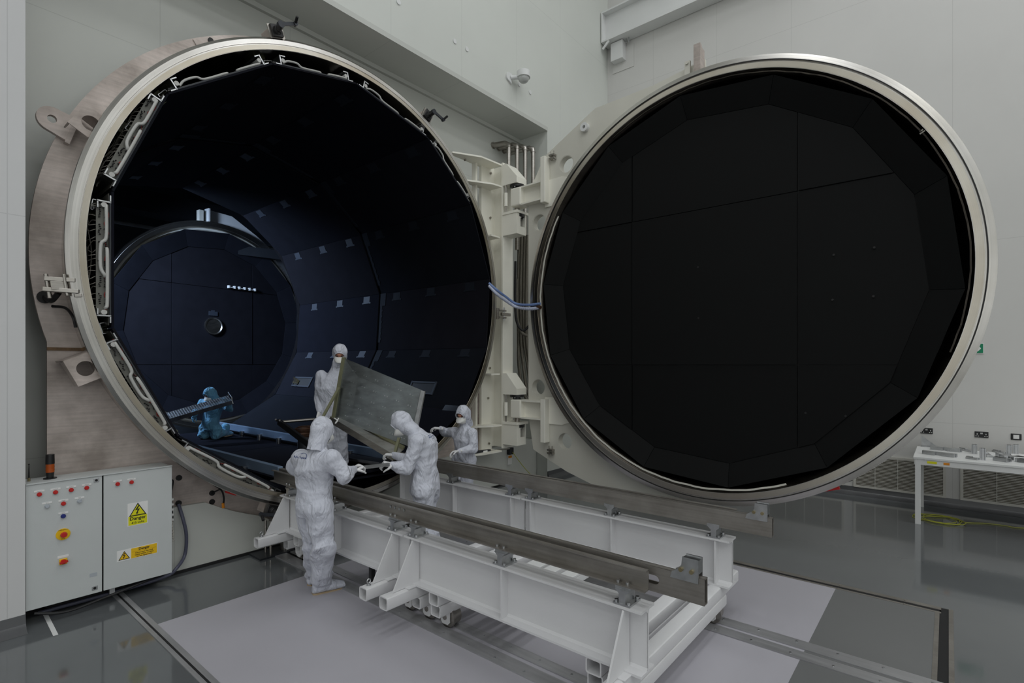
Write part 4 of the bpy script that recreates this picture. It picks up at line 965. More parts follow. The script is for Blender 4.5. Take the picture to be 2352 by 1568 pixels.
b = MB().obox(a+Vector((.0, 0, 0)), (.12, .0, 0), (0, .02, 0), (0, 0, .004)).obox(a+Vector((.02, -.06, .0)), (.11, .03, 0), (-.008, .02, 0), (0, 0, .004)).build('yellow_strap', M['yellow']); tag(b, 'short yellow strap lying on the floor rail under the rails of the nearer trolley', 'strap')
t = empty('grey_clip', pz(1262, 1297, .05), 'small pale bracket lying beside the yellow strap', 'bracket'); c = pz(1262, 1297, .05)
MB().box(c.x-.04, c.x+.05, c.y-.025, c.y+.025, .01, .07).build('body', M['pad'], t, 0, bevel=.006)
# black post under the beam near the trolley joint
b = MB().box(2.86, 2.90, 4.04, 4.08, 0.012, .33).build('jacking_leg', M['black'], None, 0); tag(b, 'black square leg standing under the beam between the two trolleys', 'leg post')

# ---- rails carried on the beams
def slot_poly(y, z): return arc(y-.055, z, .026, 90, 270, 8)+arc(y+.055, z, .026, -90, 90, 8)
def guide(xbox, s, y0, y1, label):
    """box rail + channel rail on pillow blocks; s: side of the channel (-1 outer side towards the viewer)"""
    t = empty('guide_rail', (xbox, y0, .8), label, 'rail', 'guide rails on the trolleys')
    hz_ = (1.32, 1.80, 2.85, 3.35, 3.9, 4.5)
    m = MB(); zt, zb = .950, .805
    for sx in (-1, 1):
        x = xbox+sx*.021
        m.plate([(y0, zb), (y1, zb), (y1, zt), (y0, zt)], [slot_poly(h, .875) for h in ((1.36, 1.95, 3.0, 3.6) if s < 0 else ())], YZ, x-.0035, x+.0035)
    m.box(xbox-.021, xbox+.021, y0, y1, zt-.006, zt).box(xbox-.021, xbox+.021, y0, y1, zb, zb+.006)
    m.build('box_rail', M['railsteel'], t, 0)
    xc = xbox+s*.075
    m = MB().box(xc-.004, xc+.004, 1.32, y1, .83, .945).box(min(xc, xc+s*.034), max(xc, xc+s*.034), 1.32, y1, .938, .946)
    m.box(min(xc, xc+s*.05), max(xc, xc+s*.05), 1.32, y1, .826, .834); m.build('channel_rail', M['railsteel'], t, 0)
    e = MB().prism([(y0+.03, zt-.03), (y0+.03, zt+.10), (y0+.12, zt+.10), (y0+.125, zt+.055), (y0+.14, zt+.03), (y0+.18, zt+.005), (y0+.19, zt-.03)], YZ, xbox-.034, xbox-.026).prism([(y0+.03, zt-.03), (y0+.03, zt+.10), (y0+.12, zt+.10), (y0+.125, zt+.055), (y0+.14, zt+.03), (y0+.18, zt+.005), (y0+.19, zt-.03)], YZ, xbox+.026, xbox+.034)
    e.box(xbox-.026, xbox+.026, y0+.03, y0+.12, zt+.02, zt+.095); e = e.build('end_stop', M['alu'], t, 0)
    q = MB()
    for y in (y0+.065, y0+.125): q.cyl((xbox-.048, y, zt+.03), (xbox+.048, y, zt+.03), .012, 12)
    q.build('stop_bolts', M['gold'], e)
    q = MB()
    for y in (3.50, 3.56, 3.62, 3.68): q.cyl((xc+s*.004, y, .90), (xc+s*.014, y, .90), .010, 10)
    q.build('splice_bolts', M['alu'], t)
    for y in (1.47, 2.42, 3.36, 3.63, 4.55, 5.42):
        xa, xb_ = sorted((xbox-s*.03, xbox+s*.10)); xm = (XN if s < 0 else XF)
        p = MB().box(xm-.08, xm+.06, y-.055, y+.055, .7105, .722)
        p.box(xm-.07, xm+.05, y-.022, y+.022, .722, .800).box(xa, xb_, y-.05, y+.05, .800, .8255)
        for sx in (-1, 1): p.prism([(y+sx*.022, .80), (y+sx*.05, .80), (y+sx*.022, .775)], YZ, xm-.07, xm+.05)
        p = p.build('pillow_block', M['alu'], t, 0)
        q = MB()
        for dx in (-.065, .048):
            for dy in (-.04, .04): q.cyl((xm+dx, y+dy, .722), (xm+dx, y+dy, .736), .011, 10)
        for dy in (-.03, .03): q.cyl((xc+s*.025, y+dy, .8345), (xc+s*.025, y+dy, .850), .011, 10)
        for dx in (-.05, .05):
            for dy in (-.04, .04): q.cyl((xm+dx, y+dy, .685), (xm+dx, y+dy, .6955), .011, 8)
        q.build('block_bolts', M['alu'], p)
    return t
guide(2.885, -1, 1.02, 5.78, 'long brown steel guide rail on blocks along the near beam of both trolleys')
guide(4.345, 1, 1.03, 5.78, 'long steel guide rail on the far beam, passing in front of the round door')

# ---- jack under the ring left of the trolley
t = empty('support_jack', (3.0, 5.85, 0), 'steel screw jack on a base plate under the chamber rim, left of the trolleys', 'jack')
a = py(610, 1180, 5.82)
MB().box(2.62, 3.06, 5.70, 5.97, 0, .02).build('base_plate', M['dark'], t, 0)
MB().box(2.72, 2.98, 5.72, 5.92, .40, .425).build('jack_plate', M['steel'], t, 0); MB().box(2.72, 3.1, 5.72, 5.92, .14, .155).build('jack_plate', M['steel'], t, 0)
for x, y in ((2.76, 5.76), (2.94, 5.76), (2.76, 5.88), (2.94, 5.88)): MB().cyl((x, y, .02), (x, y, .40), .014, 12).build('screw', M['steel'], t)
MB().cyl((2.98, 5.82, .02), (2.98, 5.82, .30), .075, 24).build('cylinder', M['steel'], t)
MB().cyl((2.86, 5.82, .425), (2.86, 5.82, .47), .07, 20).build('pad', M['steel'], t)
# ================================================================== PEOPLE
def suitmat(name, col, sub=.0):
    k = NT(name); k.set(Base_Color=col, Roughness=.62, Specular_IOR_Level=.25, Sheen_Weight=.15)
    tc = k.n('ShaderNodeTexCoord'); mp = k.n('ShaderNodeMapping'); mp.inputs['Scale'].default_value = (1, 1, .55); k.l(tc.outputs['Object'], mp.inputs[0])
    a = k.n('ShaderNodeTexNoise'); a.inputs['Scale'].default_value = 6; a.inputs['Detail'].default_value = 3; a.inputs['Distortion'].default_value = 1.0; k.l(mp.outputs[0], a.inputs['Vector'])
    b = k.n('ShaderNodeTexNoise'); b.inputs['Scale'].default_value = 26; b.inputs['Detail'].default_value = 3; b.inputs['Distortion'].default_value = .8; k.l(mp.outputs[0], b.inputs['Vector'])
    p = k.n('ShaderNodeBump'); p.inputs['Strength'].default_value = .9; p.inputs['Distance'].default_value = .07; k.l(a.outputs['Fac'], p.inputs['Height'])
    q = k.n('ShaderNodeBump'); q.inputs['Strength'].default_value = .5; q.inputs['Distance'].default_value = .02; k.l(b.outputs['Fac'], q.inputs['Height']); k.l(p.outputs[0], q.inputs['Normal']); k.l(q.outputs[0], k.b.inputs['Normal'])
    return k.m
M['suit'] = suitmat('white_coverall_cloth', srgb(206, 209, 220))
M['suit_blue'] = suitmat('blue_coverall_cloth', srgb(104, 160, 190))
M['glove'] = mat('white_glove', srgb(222, 222, 222), .5, var=.02)
M['maskm'] = mat('white_face_mask', srgb(228, 228, 224), .6, var=.02)
M['skin'] = mat('skin', srgb(196, 140, 116), .5, var=.05, vscale=14)
M['eye'] = mat('eye_dark', srgb(40, 30, 28), .3)
M['sole'] = mat('tan_sole', srgb(170, 150, 120), .6)
M['logo'] = mat('navy_print', srgb(38, 62, 120), .6)

def capsule(mb, a, b, ra, rb, n=14):
    a = Vector(a); b = Vector(b); mb.cyl(a, b, ra, n, r2=rb); mb.sphere(a, ra, n, 8); mb.sphere(b, rb, n, 8)
def loft(mb, rings, n=20):
    """rings: (centre, half-width vector, half-depth vector)"""
    vs = []; fs = []
    for c, a, b in rings:
        for i in range(n): t = 2*PI*i/n; vs.append(Vector(c)+Vector(a)*math.cos(t)+Vector(b)*math.sin(t))
    for k in range(len(rings)-1):
        for i in range(n): j = (i+1) % n; fs.append((k*n+i, k*n+j, (k+1)*n+j, (k+1)*n+i))
    fs += [tuple(range(n))[::-1], tuple((len(rings)-1)*n+i for i in range(n))]
    mb.add(vs, fs)
def remesh(mb, name, m, parent, voxel, smooth=4, fold=None):
    o = mb.build(name, m, parent, 0)
    r = o.modifiers.new('r', 'REMESH'); r.mode = 'VOXEL'; r.voxel_size = voxel; r.use_smooth_shade = True
    s = o.modifiers.new('s', 'SMOOTH'); s.iterations = smooth; s.factor = .6
    bpy.context.view_layer.update()
    dg = bpy.context.evaluated_depsgraph_get(); me = bpy.data.meshes.new_from_object(o.evaluated_get(dg))
    o.modifiers.clear(); o.data = me
    if fold:
        W = parent_world(o)
        nrm = [v.normal.copy() for v in me.vertices]
        for v, nn in zip(me.vertices, nrm): v.co += nn*fold(W @ v.co, nn)
    for p in me.polygons: p.use_smooth = True
    return o
def folds(seed, amp, creases):
    """soft random cloth folds, stronger near given points (waist, elbows, knees)"""
    off = Vector((seed*3.1, seed*1.7, seed*5.3))
    def f(p, n):
        q = Vector((p.x*3.6, p.y*3.6, p.z*5.2))+off
        w_ = Vector((noise.noise(q*.6), noise.noise(q*.6+Vector((9, 9, 9))), noise.noise(q*.6+Vector((4, 1, 7)))))*1.3
        a = 1-abs(noise.noise(q+w_*.6))*2.0; b = noise.noise(q*2.2+w_)*1.2+.5
        k = .5
        for c, r in creases: k += 1.1*math.exp(-((p-c).length/r)**2)
        loc = min(k-.5, 1.2); c3 = 1-abs(noise.noise(q*3.1+w_*1.2))*2.4
        return amp*(1.75*(a*.8+b*.35-.62)*min(k, 1.6)+(.30+.8*loc)*(c3-.45)*.5)
    return f

def hand(root, wrist, d, nrm, name='glove', m=None, curl=.5, thumb=1, s=1.0, finger_spread=.05):
    """glove with palm, four unequal curled fingers and a thumb leaving the side of the palm"""
    d = Vector(d).normalized(); nrm = (Vector(nrm)-d*Vector(nrm).dot(d)).normalized(); sd = d.cross(nrm)*thumb   # nrm: side the fingers curl to; sd: thumb side
    mb = MB(); w0 = Vector(wrist)
    loft(mb, [(w0-d*.035*s, sd*.032*s, nrm*.026*s), (w0, sd*.029*s, nrm*.022*s), (w0+d*.03*s, sd*.038*s, nrm*.019*s), (w0+d*.075*s, sd*.044*s, nrm*.016*s), (w0+d*.095*s, sd*.040*s, nrm*.012*s)], 14)
    for k, (off, ln, c_) in enumerate(((.030, .075, 0), (.010, .085, .05), (-.011, .078, .1), (-.031, .060, .18))):
        p = w0+d*(.088-.006*abs(k-1))*s+sd*off*s; a = .12; dr_ = d+sd*finger_spread*(1.2-k*.8)
        for seg_, (fl, rr) in enumerate(((.45, .0100), (.32, .0090), (.25, .0080))):
            a += (curl+c_)*(.75 if seg_ == 0 else 1.0)
            v = (dr_.normalized()*math.cos(a)+nrm*math.sin(a)); e = p+v*ln*fl*s; capsule(mb, p, e, rr*s, (rr-.0007)*s, 8); p = e
    p = w0+d*.022*s+sd*.028*s; v = (d*.55+sd*.75+nrm*.25).normalized(); e = p+v*.040*s; capsule(mb, p, e, .014*s, .0115*s, 8)
    v2 = (d*.85+sd*.25+nrm*(.3+curl*.5)).normalized(); e2 = e+v2*.030*s; capsule(mb, e, e2, .0112*s, .0100*s, 8); e3 = e2+(v2+nrm*.3).normalized()*.022*s; capsule(mb, e2, e3, .0100*s, .0085*s, 8)
    return remesh(mb, name, m or M['glove'], root, .0036, 2)

def head(root, c, f, up, suit, s=1.0, mask=True):
    """hooded head: skull with eyes, nose and ears under the hood, hood with a face opening, folded mask"""
    c = Vector(c); f = Vector(f).normalized(); u = (Vector(up)-f*Vector(up).dot(f)).normalized(); r = f.cross(u)
    mb = MB()
    def el(cc, a, b, cz, m_=mb, n=20): # ellipsoid
        vs = []; fs = []; mm = 12
        loft(m_, [(cc+u*cz*math.cos(PI*k/mm), r*a*max(.02, math.sin(PI*k/mm)), f*b*max(.02, math.sin(PI*k/mm))) for k in range(mm+1)], n)
    el(c+u*.01*s, .078*s, .096*s, .105*s); el(c-u*.055*s+f*.035*s, .058*s, .062*s, .062*s)
    capsule(mb, c-u*.03*s-f*.01*s, c-u*.10*s-f*.02*s, .056*s, .058*s)
    # brow, nose, cheeks, ears
    mb.sphere(c+f*.083*s+u*.022*s, .022*s, 10, 8, (1.6, 1.6, .6)); capsule(mb, c+f*.092*s+u*.005*s, c+f*.108*s-u*.032*s, .010*s, .014*s, 10)
    for k in (-1, 1):
        mb.sphere(c+r*.036*s*k+f*.078*s-u*.022*s, .020*s, 10, 8); mb.sphere(c+r*.080*s*k-u*.005*s, .018*s, 8, 6, (.6, 1, 1.5))
    capsule(mb, c+f*.088*s-u*.060*s-r*.018*s, c+f*.088*s-u*.060*s+r*.018*s, .008*s, .008*s, 8)
    face = remesh(mb, 'face', M['skin'], root, .0065, 3)
    for k in (-1, 1):
        e = c+r*.031*s*k+f*.088*s+u*.004*s
        mb2 = MB().sphere(e, .0125*s, 12, 8, (1, 1, .55)); mb2.build('eye', M['eye'], face)
        MB().bar(e+u*.016*s-r*.017*s+f*.006*s, e+u*.018*s+r*.015*s+f*.006*s, .006*s, .004*s).build('eyebrow', M['eye'], face, 0)
    # hood: shell with an opening for the eyes
    vs = []; fs = []; nu, nv = 40, 26
    def hp(th, ph, g):
        # th azimuth from front, ph from crown
        a, b, z = (.098+g)*s, (.114+g)*s, (.128+g)*s
        p = c+u*.012*s+r*a*math.sin(ph)*math.sin(th)+f*b*math.sin(ph)*math.cos(th)+u*z*math.cos(ph)
        if ph > PI*.55:
            t = (ph-PI*.55)/(PI*.45); q = c-u*(.03+.150*t)*s+f*(-.010-.024*t)*s+r*(.092-.016*t+g)*s*math.sin(th)+f*(.094-.016*t+g)*s*math.cos(th); p = p.lerp(q, min(1, t*2.2))
        nn = noise.noise(p*14)*.010*s+noise.noise(p*34)*.003*s
        return p+(p-c).normalized()*nn
    for g in (0, -.008):
        for j in range(nv+1):
            for i in range(nu): vs.append(hp(2*PI*i/nu-PI, max(.02, PI*j/nv), g))
    N = nu*(nv+1)
    def keep(i, j):
        th = 2*PI*(i+.5)/nu-PI; ph = PI*(j+.5)/nv
        return not (abs(th) < .72*math.sqrt(max(0, 1-((ph-1.68)/.56)**2)) if abs(ph-1.68) < .56 else False)
    for j in range(nv):
        for i in range(nu):
            k = (i+1) % nu
            if keep(i, j): fs += [(j*nu+i, j*nu+k, (j+1)*nu+k, (j+1)*nu+i), (N+j*nu+i, N+(j+1)*nu+i, N+(j+1)*nu+k, N+j*nu+k)]
            for (di, dj, e) in ((0, -1, (j*nu+i, j*nu+k)), (0, 1, ((j+1)*nu+i, (j+1)*nu+k)), (-1, 0, (j*nu+i, (j+1)*nu+i)), (1, 0, (j*nu+k, (j+1)*nu+k))):
                jj = j+dj
                if 0 <= jj < nv and keep(i, j) and not keep((i+di) % nu, jj): fs.append((e[0], e[1], N+e[1], N+e[0]))
    hd = MB().add(vs, fs).build('hood', suit, root, 0)
    for p in hd.data.polygons: p.use_smooth = True
    # hood edge band
    pts = []
    for k in range(29):
        a = 2*PI*k/28; pts.append(hp(.72*math.cos(a), 1.68+.56*math.sin(a), .003))
    MB().tube(pts, .006*s, 6).build('hood_hem', suit, hd)
    if mask:
        mk = MB()
        rows = []
        prof = [(.020, .103, .050), (.004, .118, .060), (-.020, .150, .062), (-.034, .158, .060), (-.050, .140, .056), (-.074, .108, .044), (-.088, .080, .030)]
        for (z, y, wd) in prof:
            rows.append([c+u*(z-.018)*s+r*(wd*math.sin(t*PI/2))*1.12*s+f*(.062+(y-.062)*math.cos(t*PI/2)**.8)*s for t in [-1+2*i/12 for i in range(13)]])
        vs = [p for rw in rows for p in rw]; m_ = 13; fs = [(a*m_+i, a*m_+i+1, (a+1)*m_+i+1, (a+1)*m_+i) for a in range(len(rows)-1) for i in range(12)]
        q = mk.add(vs, fs).build('face_mask', M['maskm'], root, 50); so = q.modifiers.new('s', 'SOLIDIFY'); so.thickness = .004; so.offset = 0
    return hd

def figure(label, J, fwd, suit, seed, group=None, R=1.0, legs=True, feet=True, voxel=.0088, amp=.010):
    """J: joints in world space: pelvis, chest, neck, head, sh/el/wr (L,R), hip/kn/an/toe (L,R)"""
    base = Vector(J['base']); root = empty('person', base, label, 'person', group)
    mb = MB(); f = Vector(fwd).normalized(); side = Vector((0, 0, 1)).cross(f).normalized()     # side = person's left
    P, C, N = Vector(J['pelvis']), Vector(J['chest']), Vector(J['neck'])
    up = (C-P).normalized(); fb = (f-up*f.dot(up)).normalized(); 
    sh = (Vector(J['shL'])-Vector(J['shR'])); sw = sh.length/2; sdir = sh.normalized(); fs_ = sdir.cross((N-C).normalized()).normalized()
    if fs_.dot(f) < 0: fs_ = -fs_
    mid = P.lerp(C, .45)
    loft(mb, [(P-up*.10*R, side*.150*R, fb*.125*R), (P-up*.02*R, side*.178*R, fb*.140*R), (P+up*.06*R, side*.172*R, fb*.135*R), (mid, (side*.5+sdir*.5).normalized()*.158*R, fb*.122*R), (mid.lerp(C, .5), sdir*.172*R, fs_*.132*R),
              (C, sdir*.190*R, fs_*.140*R), (C.lerp(N, .5), sdir*(sw*.88), fs_*.118*R), (C.lerp(N, .8), sdir*(sw*.62), fs_*.090*R), (N, sdir*.075*R, fs_*.070*R), (N.lerp(Vector(J['head']), .35), sdir*.066, fs_*.066), (N.lerp(Vector(J['head']), .7), sdir*.060, fs_*.060)], 24)
    for s_ in 'LR':
        S, E, W_ = Vector(J['sh'+s_]), Vector(J['el'+s_]), Vector(J['wr'+s_])
        capsule(mb, S.lerp(C, .35), S, .095*R, .080*R, 16)
        capsule(mb, S, S.lerp(E, .5), .078*R, .070*R, 16); capsule(mb, S.lerp(E, .5), E, .070*R, .062*R, 16)
        capsule(mb, E, E.lerp(W_, .45), .063*R, .058*R, 14); capsule(mb, E.lerp(W_, .45), W_, .058*R, .036*R, 14)
        if legs:
            H, K, A_ = Vector(J['hip'+s_]), Vector(J['kn'+s_]), Vector(J['an'+s_])
            capsule(mb, H, H.lerp(K, .5), .118*R, .102*R, 18); capsule(mb, H.lerp(K, .5), K, .102*R, .084*R, 18)
            capsule(mb, K, K.lerp(A_, .5), .094*R, .094*R, 16); capsule(mb, K.lerp(A_, .5), A_, .096*R, .074*R, 16)
    cre = [(mid, .10), (Vector(J['elL']), .10), (Vector(J['elR']), .10)]
    if legs: cre += [(Vector(J['knL']), .13), (Vector(J['knR']), .13), (P-up*.12, .14), (Vector(J['anL']), .12), (Vector(J['anR']), .12)]
    body = remesh(mb, 'coverall', suit, root, voxel, 5, folds(seed, amp, cre))
    head(root, J['head'], J['face'], J.get('up', (0, 0, 1)), suit, s=.96)
    if legs and feet:
        for s_ in 'LR':
            A_, T = Vector(J['an'+s_]), Vector(J['toe'+s_]); d = (T-A_); d.z = 0; d.normalize(); sdv = Vector((-d.y, d.x, 0)); g = T.z
            m = MB(); base_ = Vector((A_.x, A_.y, g))
            loft(m, [(base_-d*.085+Vector((0, 0, .045)), sdv*.030, Vector((0, 0, .035))), (base_-d*.06+Vector((0, 0, .058)), sdv*.046, Vector((0, 0, .056))), (base_+Vector((0, 0, .068)), sdv*.052, Vector((0, 0, .066))),
                     (base_+d*.08+Vector((0, 0, .054)), sdv*.056, Vector((0, 0, .052))), (base_+d*.16+Vector((0, 0, .040)), sdv*.058, Vector((0, 0, .038))), (base_+d*.215+Vector((0, 0, .030)), sdv*.042, Vector((0, 0, .026)))], 18)
            capsule(m, base_+Vector((0, 0, .07)), A_+Vector((0, 0, .10)), .062, .076, 16)
            remesh(m, 'overshoe', suit, root, .008, 3, folds(seed+5, .006, []))
            q = MB(); q.prism([(x_, y_) for x_, y_ in [(-.08, -.025), (-.06, -.038), (.05, -.046), (.16, -.048), (.20, -.025), (.20, .025), (.16, .048), (.05, .046), (-.06, .038), (-.08, .025)]], lambda u_, v_, t: base_+d*u_+sdv*v_+Vector((0, 0, t)), .0, .012); q.build('sole', M['sole'], root)
    return root, body
def project_text(o, body, d, lift=.002):
    """lay a flat print onto the cloth"""
    bm = bmesh.new(); bm.from_mesh(body.data); W = parent_world(body)
    bm.transform(W); bv = BVHTree.FromBMesh(bm); Wo = parent_world(o); I = Wo.inverted(); d = Vector(d).normalized()
    for v in o.data.vertices:
        p = Wo @ v.co; h = bv.ray_cast(p-d*.5, d)
        if h[0] is not None: v.co = I @ (h[0]-d*lift)
    bm.free()
CR = Vector((math.sin(TH), -math.cos(TH), 0)); CF = Vector((math.cos(TH), math.sin(TH), 0)); UP = Vector((0, 0, 1))

# --- P1: worker seen from behind on the boards, left of the trolley
f1 = Vector((.96, -.12, 0)).normalized(); s1 = UP.cross(f1)
d1 = 4.70
J = dict(base=pz(725, 1362, .004), pelvis=pd(722, 1152, d1), chest=pd(722, 1078, d1-.02), neck=pd(731, 1030, d1-.02), head=pd(738, 990, d1), face=f1*.6+CF*.8-UP*.35,
         shL=pd(690, 1052, d1+.13), elL=pd(678, 1075, d1+.22), wrL=pd(705, 1062, d1+.38),
         shR=pd(762, 1054, d1-.12), elR=pd(790, 1092, d1-.10), wrR=pd(812, 1079, d1+.10),
         hipL=pd(710, 1165, d1+.08), knL=pd(722, 1250, d1+.10), anL=pd(722, 1322, d1+.02), hipR=pd(734, 1168, d1-.08), knR=pd(742, 1254, d1-.06), anR=pd(735, 1342, d1-.10))
J['wrL'] = J['elL']+f1*.22+UP*.05
gL = pz(724, 1338, .004); gR = pz(738, 1360, .004)
J['anL'] = Vector((gL.x, gL.y, .10)); J['anR'] = Vector((gR.x, gR.y, .10)); J['toeL'] = J['anL']+Vector((.2, .06, -.096)); J['toeR'] = J['anR']+Vector((.2, -.05, -.096))
r1, b1 = figure('worker in white hooded coverall with his back turned, standing on the pale boards', J, f1, M['suit'], 1, amp=.017, R=1.08)
hand(r1, J['wrR'], (pd(826, 1071, d1+.16)-J['wrR']), (-UP*.9+CF*.5), curl=.85, thumb=-1)
hand(r1, J['wrL'], f1+UP*.1, (CR*.6+UP*.2), curl=.6, thumb=-1)
o1 = pd(689, 1050, d1-.3); tr = (CR*.93-CF*.0).normalized()
lg = text('RAL Space', 'chest_print', M['logo'], r1, o1, CR*.95+UP*-.12, UP, .026, .0, bold=.0006); project_text(lg, b1, o1-O)
arcm = MB(); pts = [o1+CR*(.028+.032*math.cos(a))+UP*(.012+.026*math.sin(a)) for a in [math.radians(130-200*k/14) for k in range(15)]]
for k in range(14): arcm.bar(pts[k], pts[k+1], .004, .0005, up=CF)
la = arcm.build('print_swoosh', M['logo'], r1, 0); project_text(la, b1, o1-O)

# --- P2: bending worker between the beams
d2 = 5.45; f2 = (-CR*.95+CF*.30).normalized(); s2 = UP.cross(f2)
J = dict(base=Vector((3.66, 4.16, 0)), pelvis=pd(976, 1115, d2), chest=pd(976, 1032, d2), neck=pd(951, 990, d2), head=pd(925, 971, d2-.02), face=(-CR*.75-UP*.62+CF*.02), up=(UP*.8-CR*.5),
         shL=pd(960, 1014, d2-.16), elL=pd(932, 1078, d2-.22), wrL=pd(902, 1068, d2-.26), shR=pd(985, 1012, d2+.17), elR=pd(955, 1060, d2+.28), wrR=pd(905, 1045, d2+.36),
         hipL=pd(972, 1128, d2-.09), hipR=pd(984, 1128, d2+.09))
for s_, yy in (('L', 4.05), ('R', 4.27)):
    J['an'+s_] = Vector((3.66+(.02 if s_ == 'L' else -.02), yy, .11)); J['kn'+s_] = J['an'+s_].lerp(J['hip'+s_], .5)+f2*.05; J['toe'+s_] = J['an'+s_]+f2*.2; J['toe'+s_].z = .004
J['toeL'].z = J['toeR'].z = .004
r2, b2 = figure('worker in white coverall bending over between the trolley beams, holding the bar from the right', J, f2, M['suit'], 2, amp=.016, R=1.06)
hand(r2, J['wrL'], (pd(880, 1064, d2-.3)-J['wrL']), (CF*.4-UP*.8), curl=.85, thumb=1)
hand(r2, J['wrR'], (-CR+UP*.1), (-UP), curl=.75, thumb=-1)
o2 = pd(990, 1003, d2-.5)
lg = text('RAL', 'back_print', M['logo'], r2, o2, CR*.9+UP*.35, UP*.9-CR*.35, .024, .0, bold=.0006); project_text(lg, b2, o2-O)
arcm = MB(); pts = [o2+CR*(.034*math.cos(a))+UP*(.02*math.sin(a)) for a in [math.radians(160-220*k/14) for k in range(15)]]
for k in range(14): arcm.bar(pts[k], pts[k+1], .004, .0005, up=CF)
la = arcm.build('print_swoosh', M['logo'], r2, 0); project_text(la, b2, o2-O)

# --- P3: worker facing us on the chamber deck, holding the panel
d3 = 6.75; f3 = (-CF*.92+CR*.25).normalized()
base = pd(780, 836, d3); base.z = .775
J = dict(base=base, pelvis=pd(765, 972, d3), chest=pd(762, 892, d3), neck=pd(772, 846, d3), head=pd(781, 812, d3-.03), face=(-CF*.8+CR*.18-UP*.45),
         shR=pd(738, 862, d3), elR=pd(733, 912, d3+.02), wrR=pd(734, 945, d3-.10), shL=pd(794, 862, d3+.03), elL=pd(806, 912, d3-.02), wrL=pd(800, 950, d3-.16),
         hipR=pd(756, 985, d3), hipL=pd(778, 985, d3), knR=pd(762, 1030, d3-.05), knL=pd(786, 1030, d3-.05))
for s_, x in (('R', 752), ('L', 786)):
    a = pd(x, 836, d3); J['an'+s_] = Vector((a.x, a.y, .88)); J['toe'+s_] = J['an'+s_]+f3*.2; J['toe'+s_].z = .778; J['kn'+s_] = J['an'+s_].lerp(J['hip'+s_], .5)+f3*.03
r3, b3 = figure('masked worker in white coverall standing on the chamber deck behind the upright metal panel', J, f3, M['suit'], 3, amp=.011, R=.96)
hand(r3, J['wrR'], (pd(731, 962, d3-.14)-J['wrR']), (-CF*.3+CR*.9), curl=.55, thumb=-1)
hand(r3, J['wrL'], (-CF*.6-UP), (CR), curl=.4, thumb=1)

# --- P4: worker on the right by the hinge frame
d4 = 7.0; f4 = (-CR*.72-CF*.62).normalized()
base = pd(1066, 836, d4); base.z = 0
J = dict(base=base, pelvis=pd(1066, 1060, d4), chest=pd(1068, 1010, d4-.02), neck=pd(1068, 978, d4), head=pd(1065, 952, d4-.03), face=(-CR*.45-CF*.75-UP*.30),
         shR=pd(1044, 992, d4+.12), elR=pd(1022, 993, d4+.26), wrR=pd(1012, 984, d4+.10), shL=pd(1084, 995, d4-.12), elL=pd(1088, 1030, d4-.16), wrL=pd(1055, 1036, d4-.30),
         hipR=pd(1056, 1072, d4+.05), hipL=pd(1076, 1072, d4-.05))
J['pelvis'].z = .90; J['hipR'].z = J['hipL'].z = .85
for s_, x in (('R', 1054), ('L', 1078)):
    a = pd(x, 836, d4); J['an'+s_] = Vector((a.x, a.y, .11)); J['toe'+s_] = J['an'+s_]+f4*.2; J['toe'+s_].z = .004; J['kn'+s_] = J['an'+s_].lerp(J['hip'+s_], .5)+f4*.03
r4, b4 = figure('masked worker in white coverall standing beyond the far guide rail by the hinge frame', J, f4, M['suit'], 4, amp=.010, R=.93)
hand(r4, J['wrL'], (-CR*.9-CF*.2-UP*.1), (-CF*.3-UP*.8), curl=.6, thumb=1)
hand(r4, J['wrR'], (-CR*.9+UP*.1), (-UP), curl=.5, thumb=-1)

# --- P5: worker in blue deep inside the chamber
d5 = 9.45; f5 = (-CF*.8-CR*.35).normalized()
base = pd(480, 836, d5); base.z = .775
J = dict(base=base, pelvis=pd(482, 975, d5), chest=pd(490, 938, d5), neck=pd(487, 920, d5-.02), head=pd(484, 905, d5-.05), face=(-CF*.7-CR*.45-UP*.45),
         shR=pd(465, 925, d5), elR=pd(450, 945, d5-.08), wrR=pd(449, 952, d5-.30), shL=pd(512, 925, d5-.05), elL=pd(527, 940, d5-.10), wrL=pd(526, 922, d5-.28),
         hipR=pd(470, 985, d5), hipL=pd(494, 985, d5))
for s_, x in (('R', 466), ('L', 494)):
    a = pd(x, 836, d5-.02); J['kn'+s_] = Vector((a.x, a.y, .86)); J['an'+s_] = Vector((a.x, a.y, .86))+CF*.34; J['an'+s_].z = .85; J['toe'+s_] = J['an'+s_]+CF*.1; J['toe'+s_].z = .778
r5, b5 = figure('masked worker in pale blue coverall kneeling deep inside the chamber with a perforated plank', J, f5, M['suit_blue'], 5, amp=.010, R=.95, feet=True)
hand(r5, J['wrR'], (-CF*.4-CR*.2-UP*.6), (CR), curl=.5, thumb=-1, m=M['suit_blue'])
hand(r5, J['wrL'], (-CF*.6-CR*.2+UP*.2), (-CR), curl=.5, thumb=1, m=M['suit_blue'])

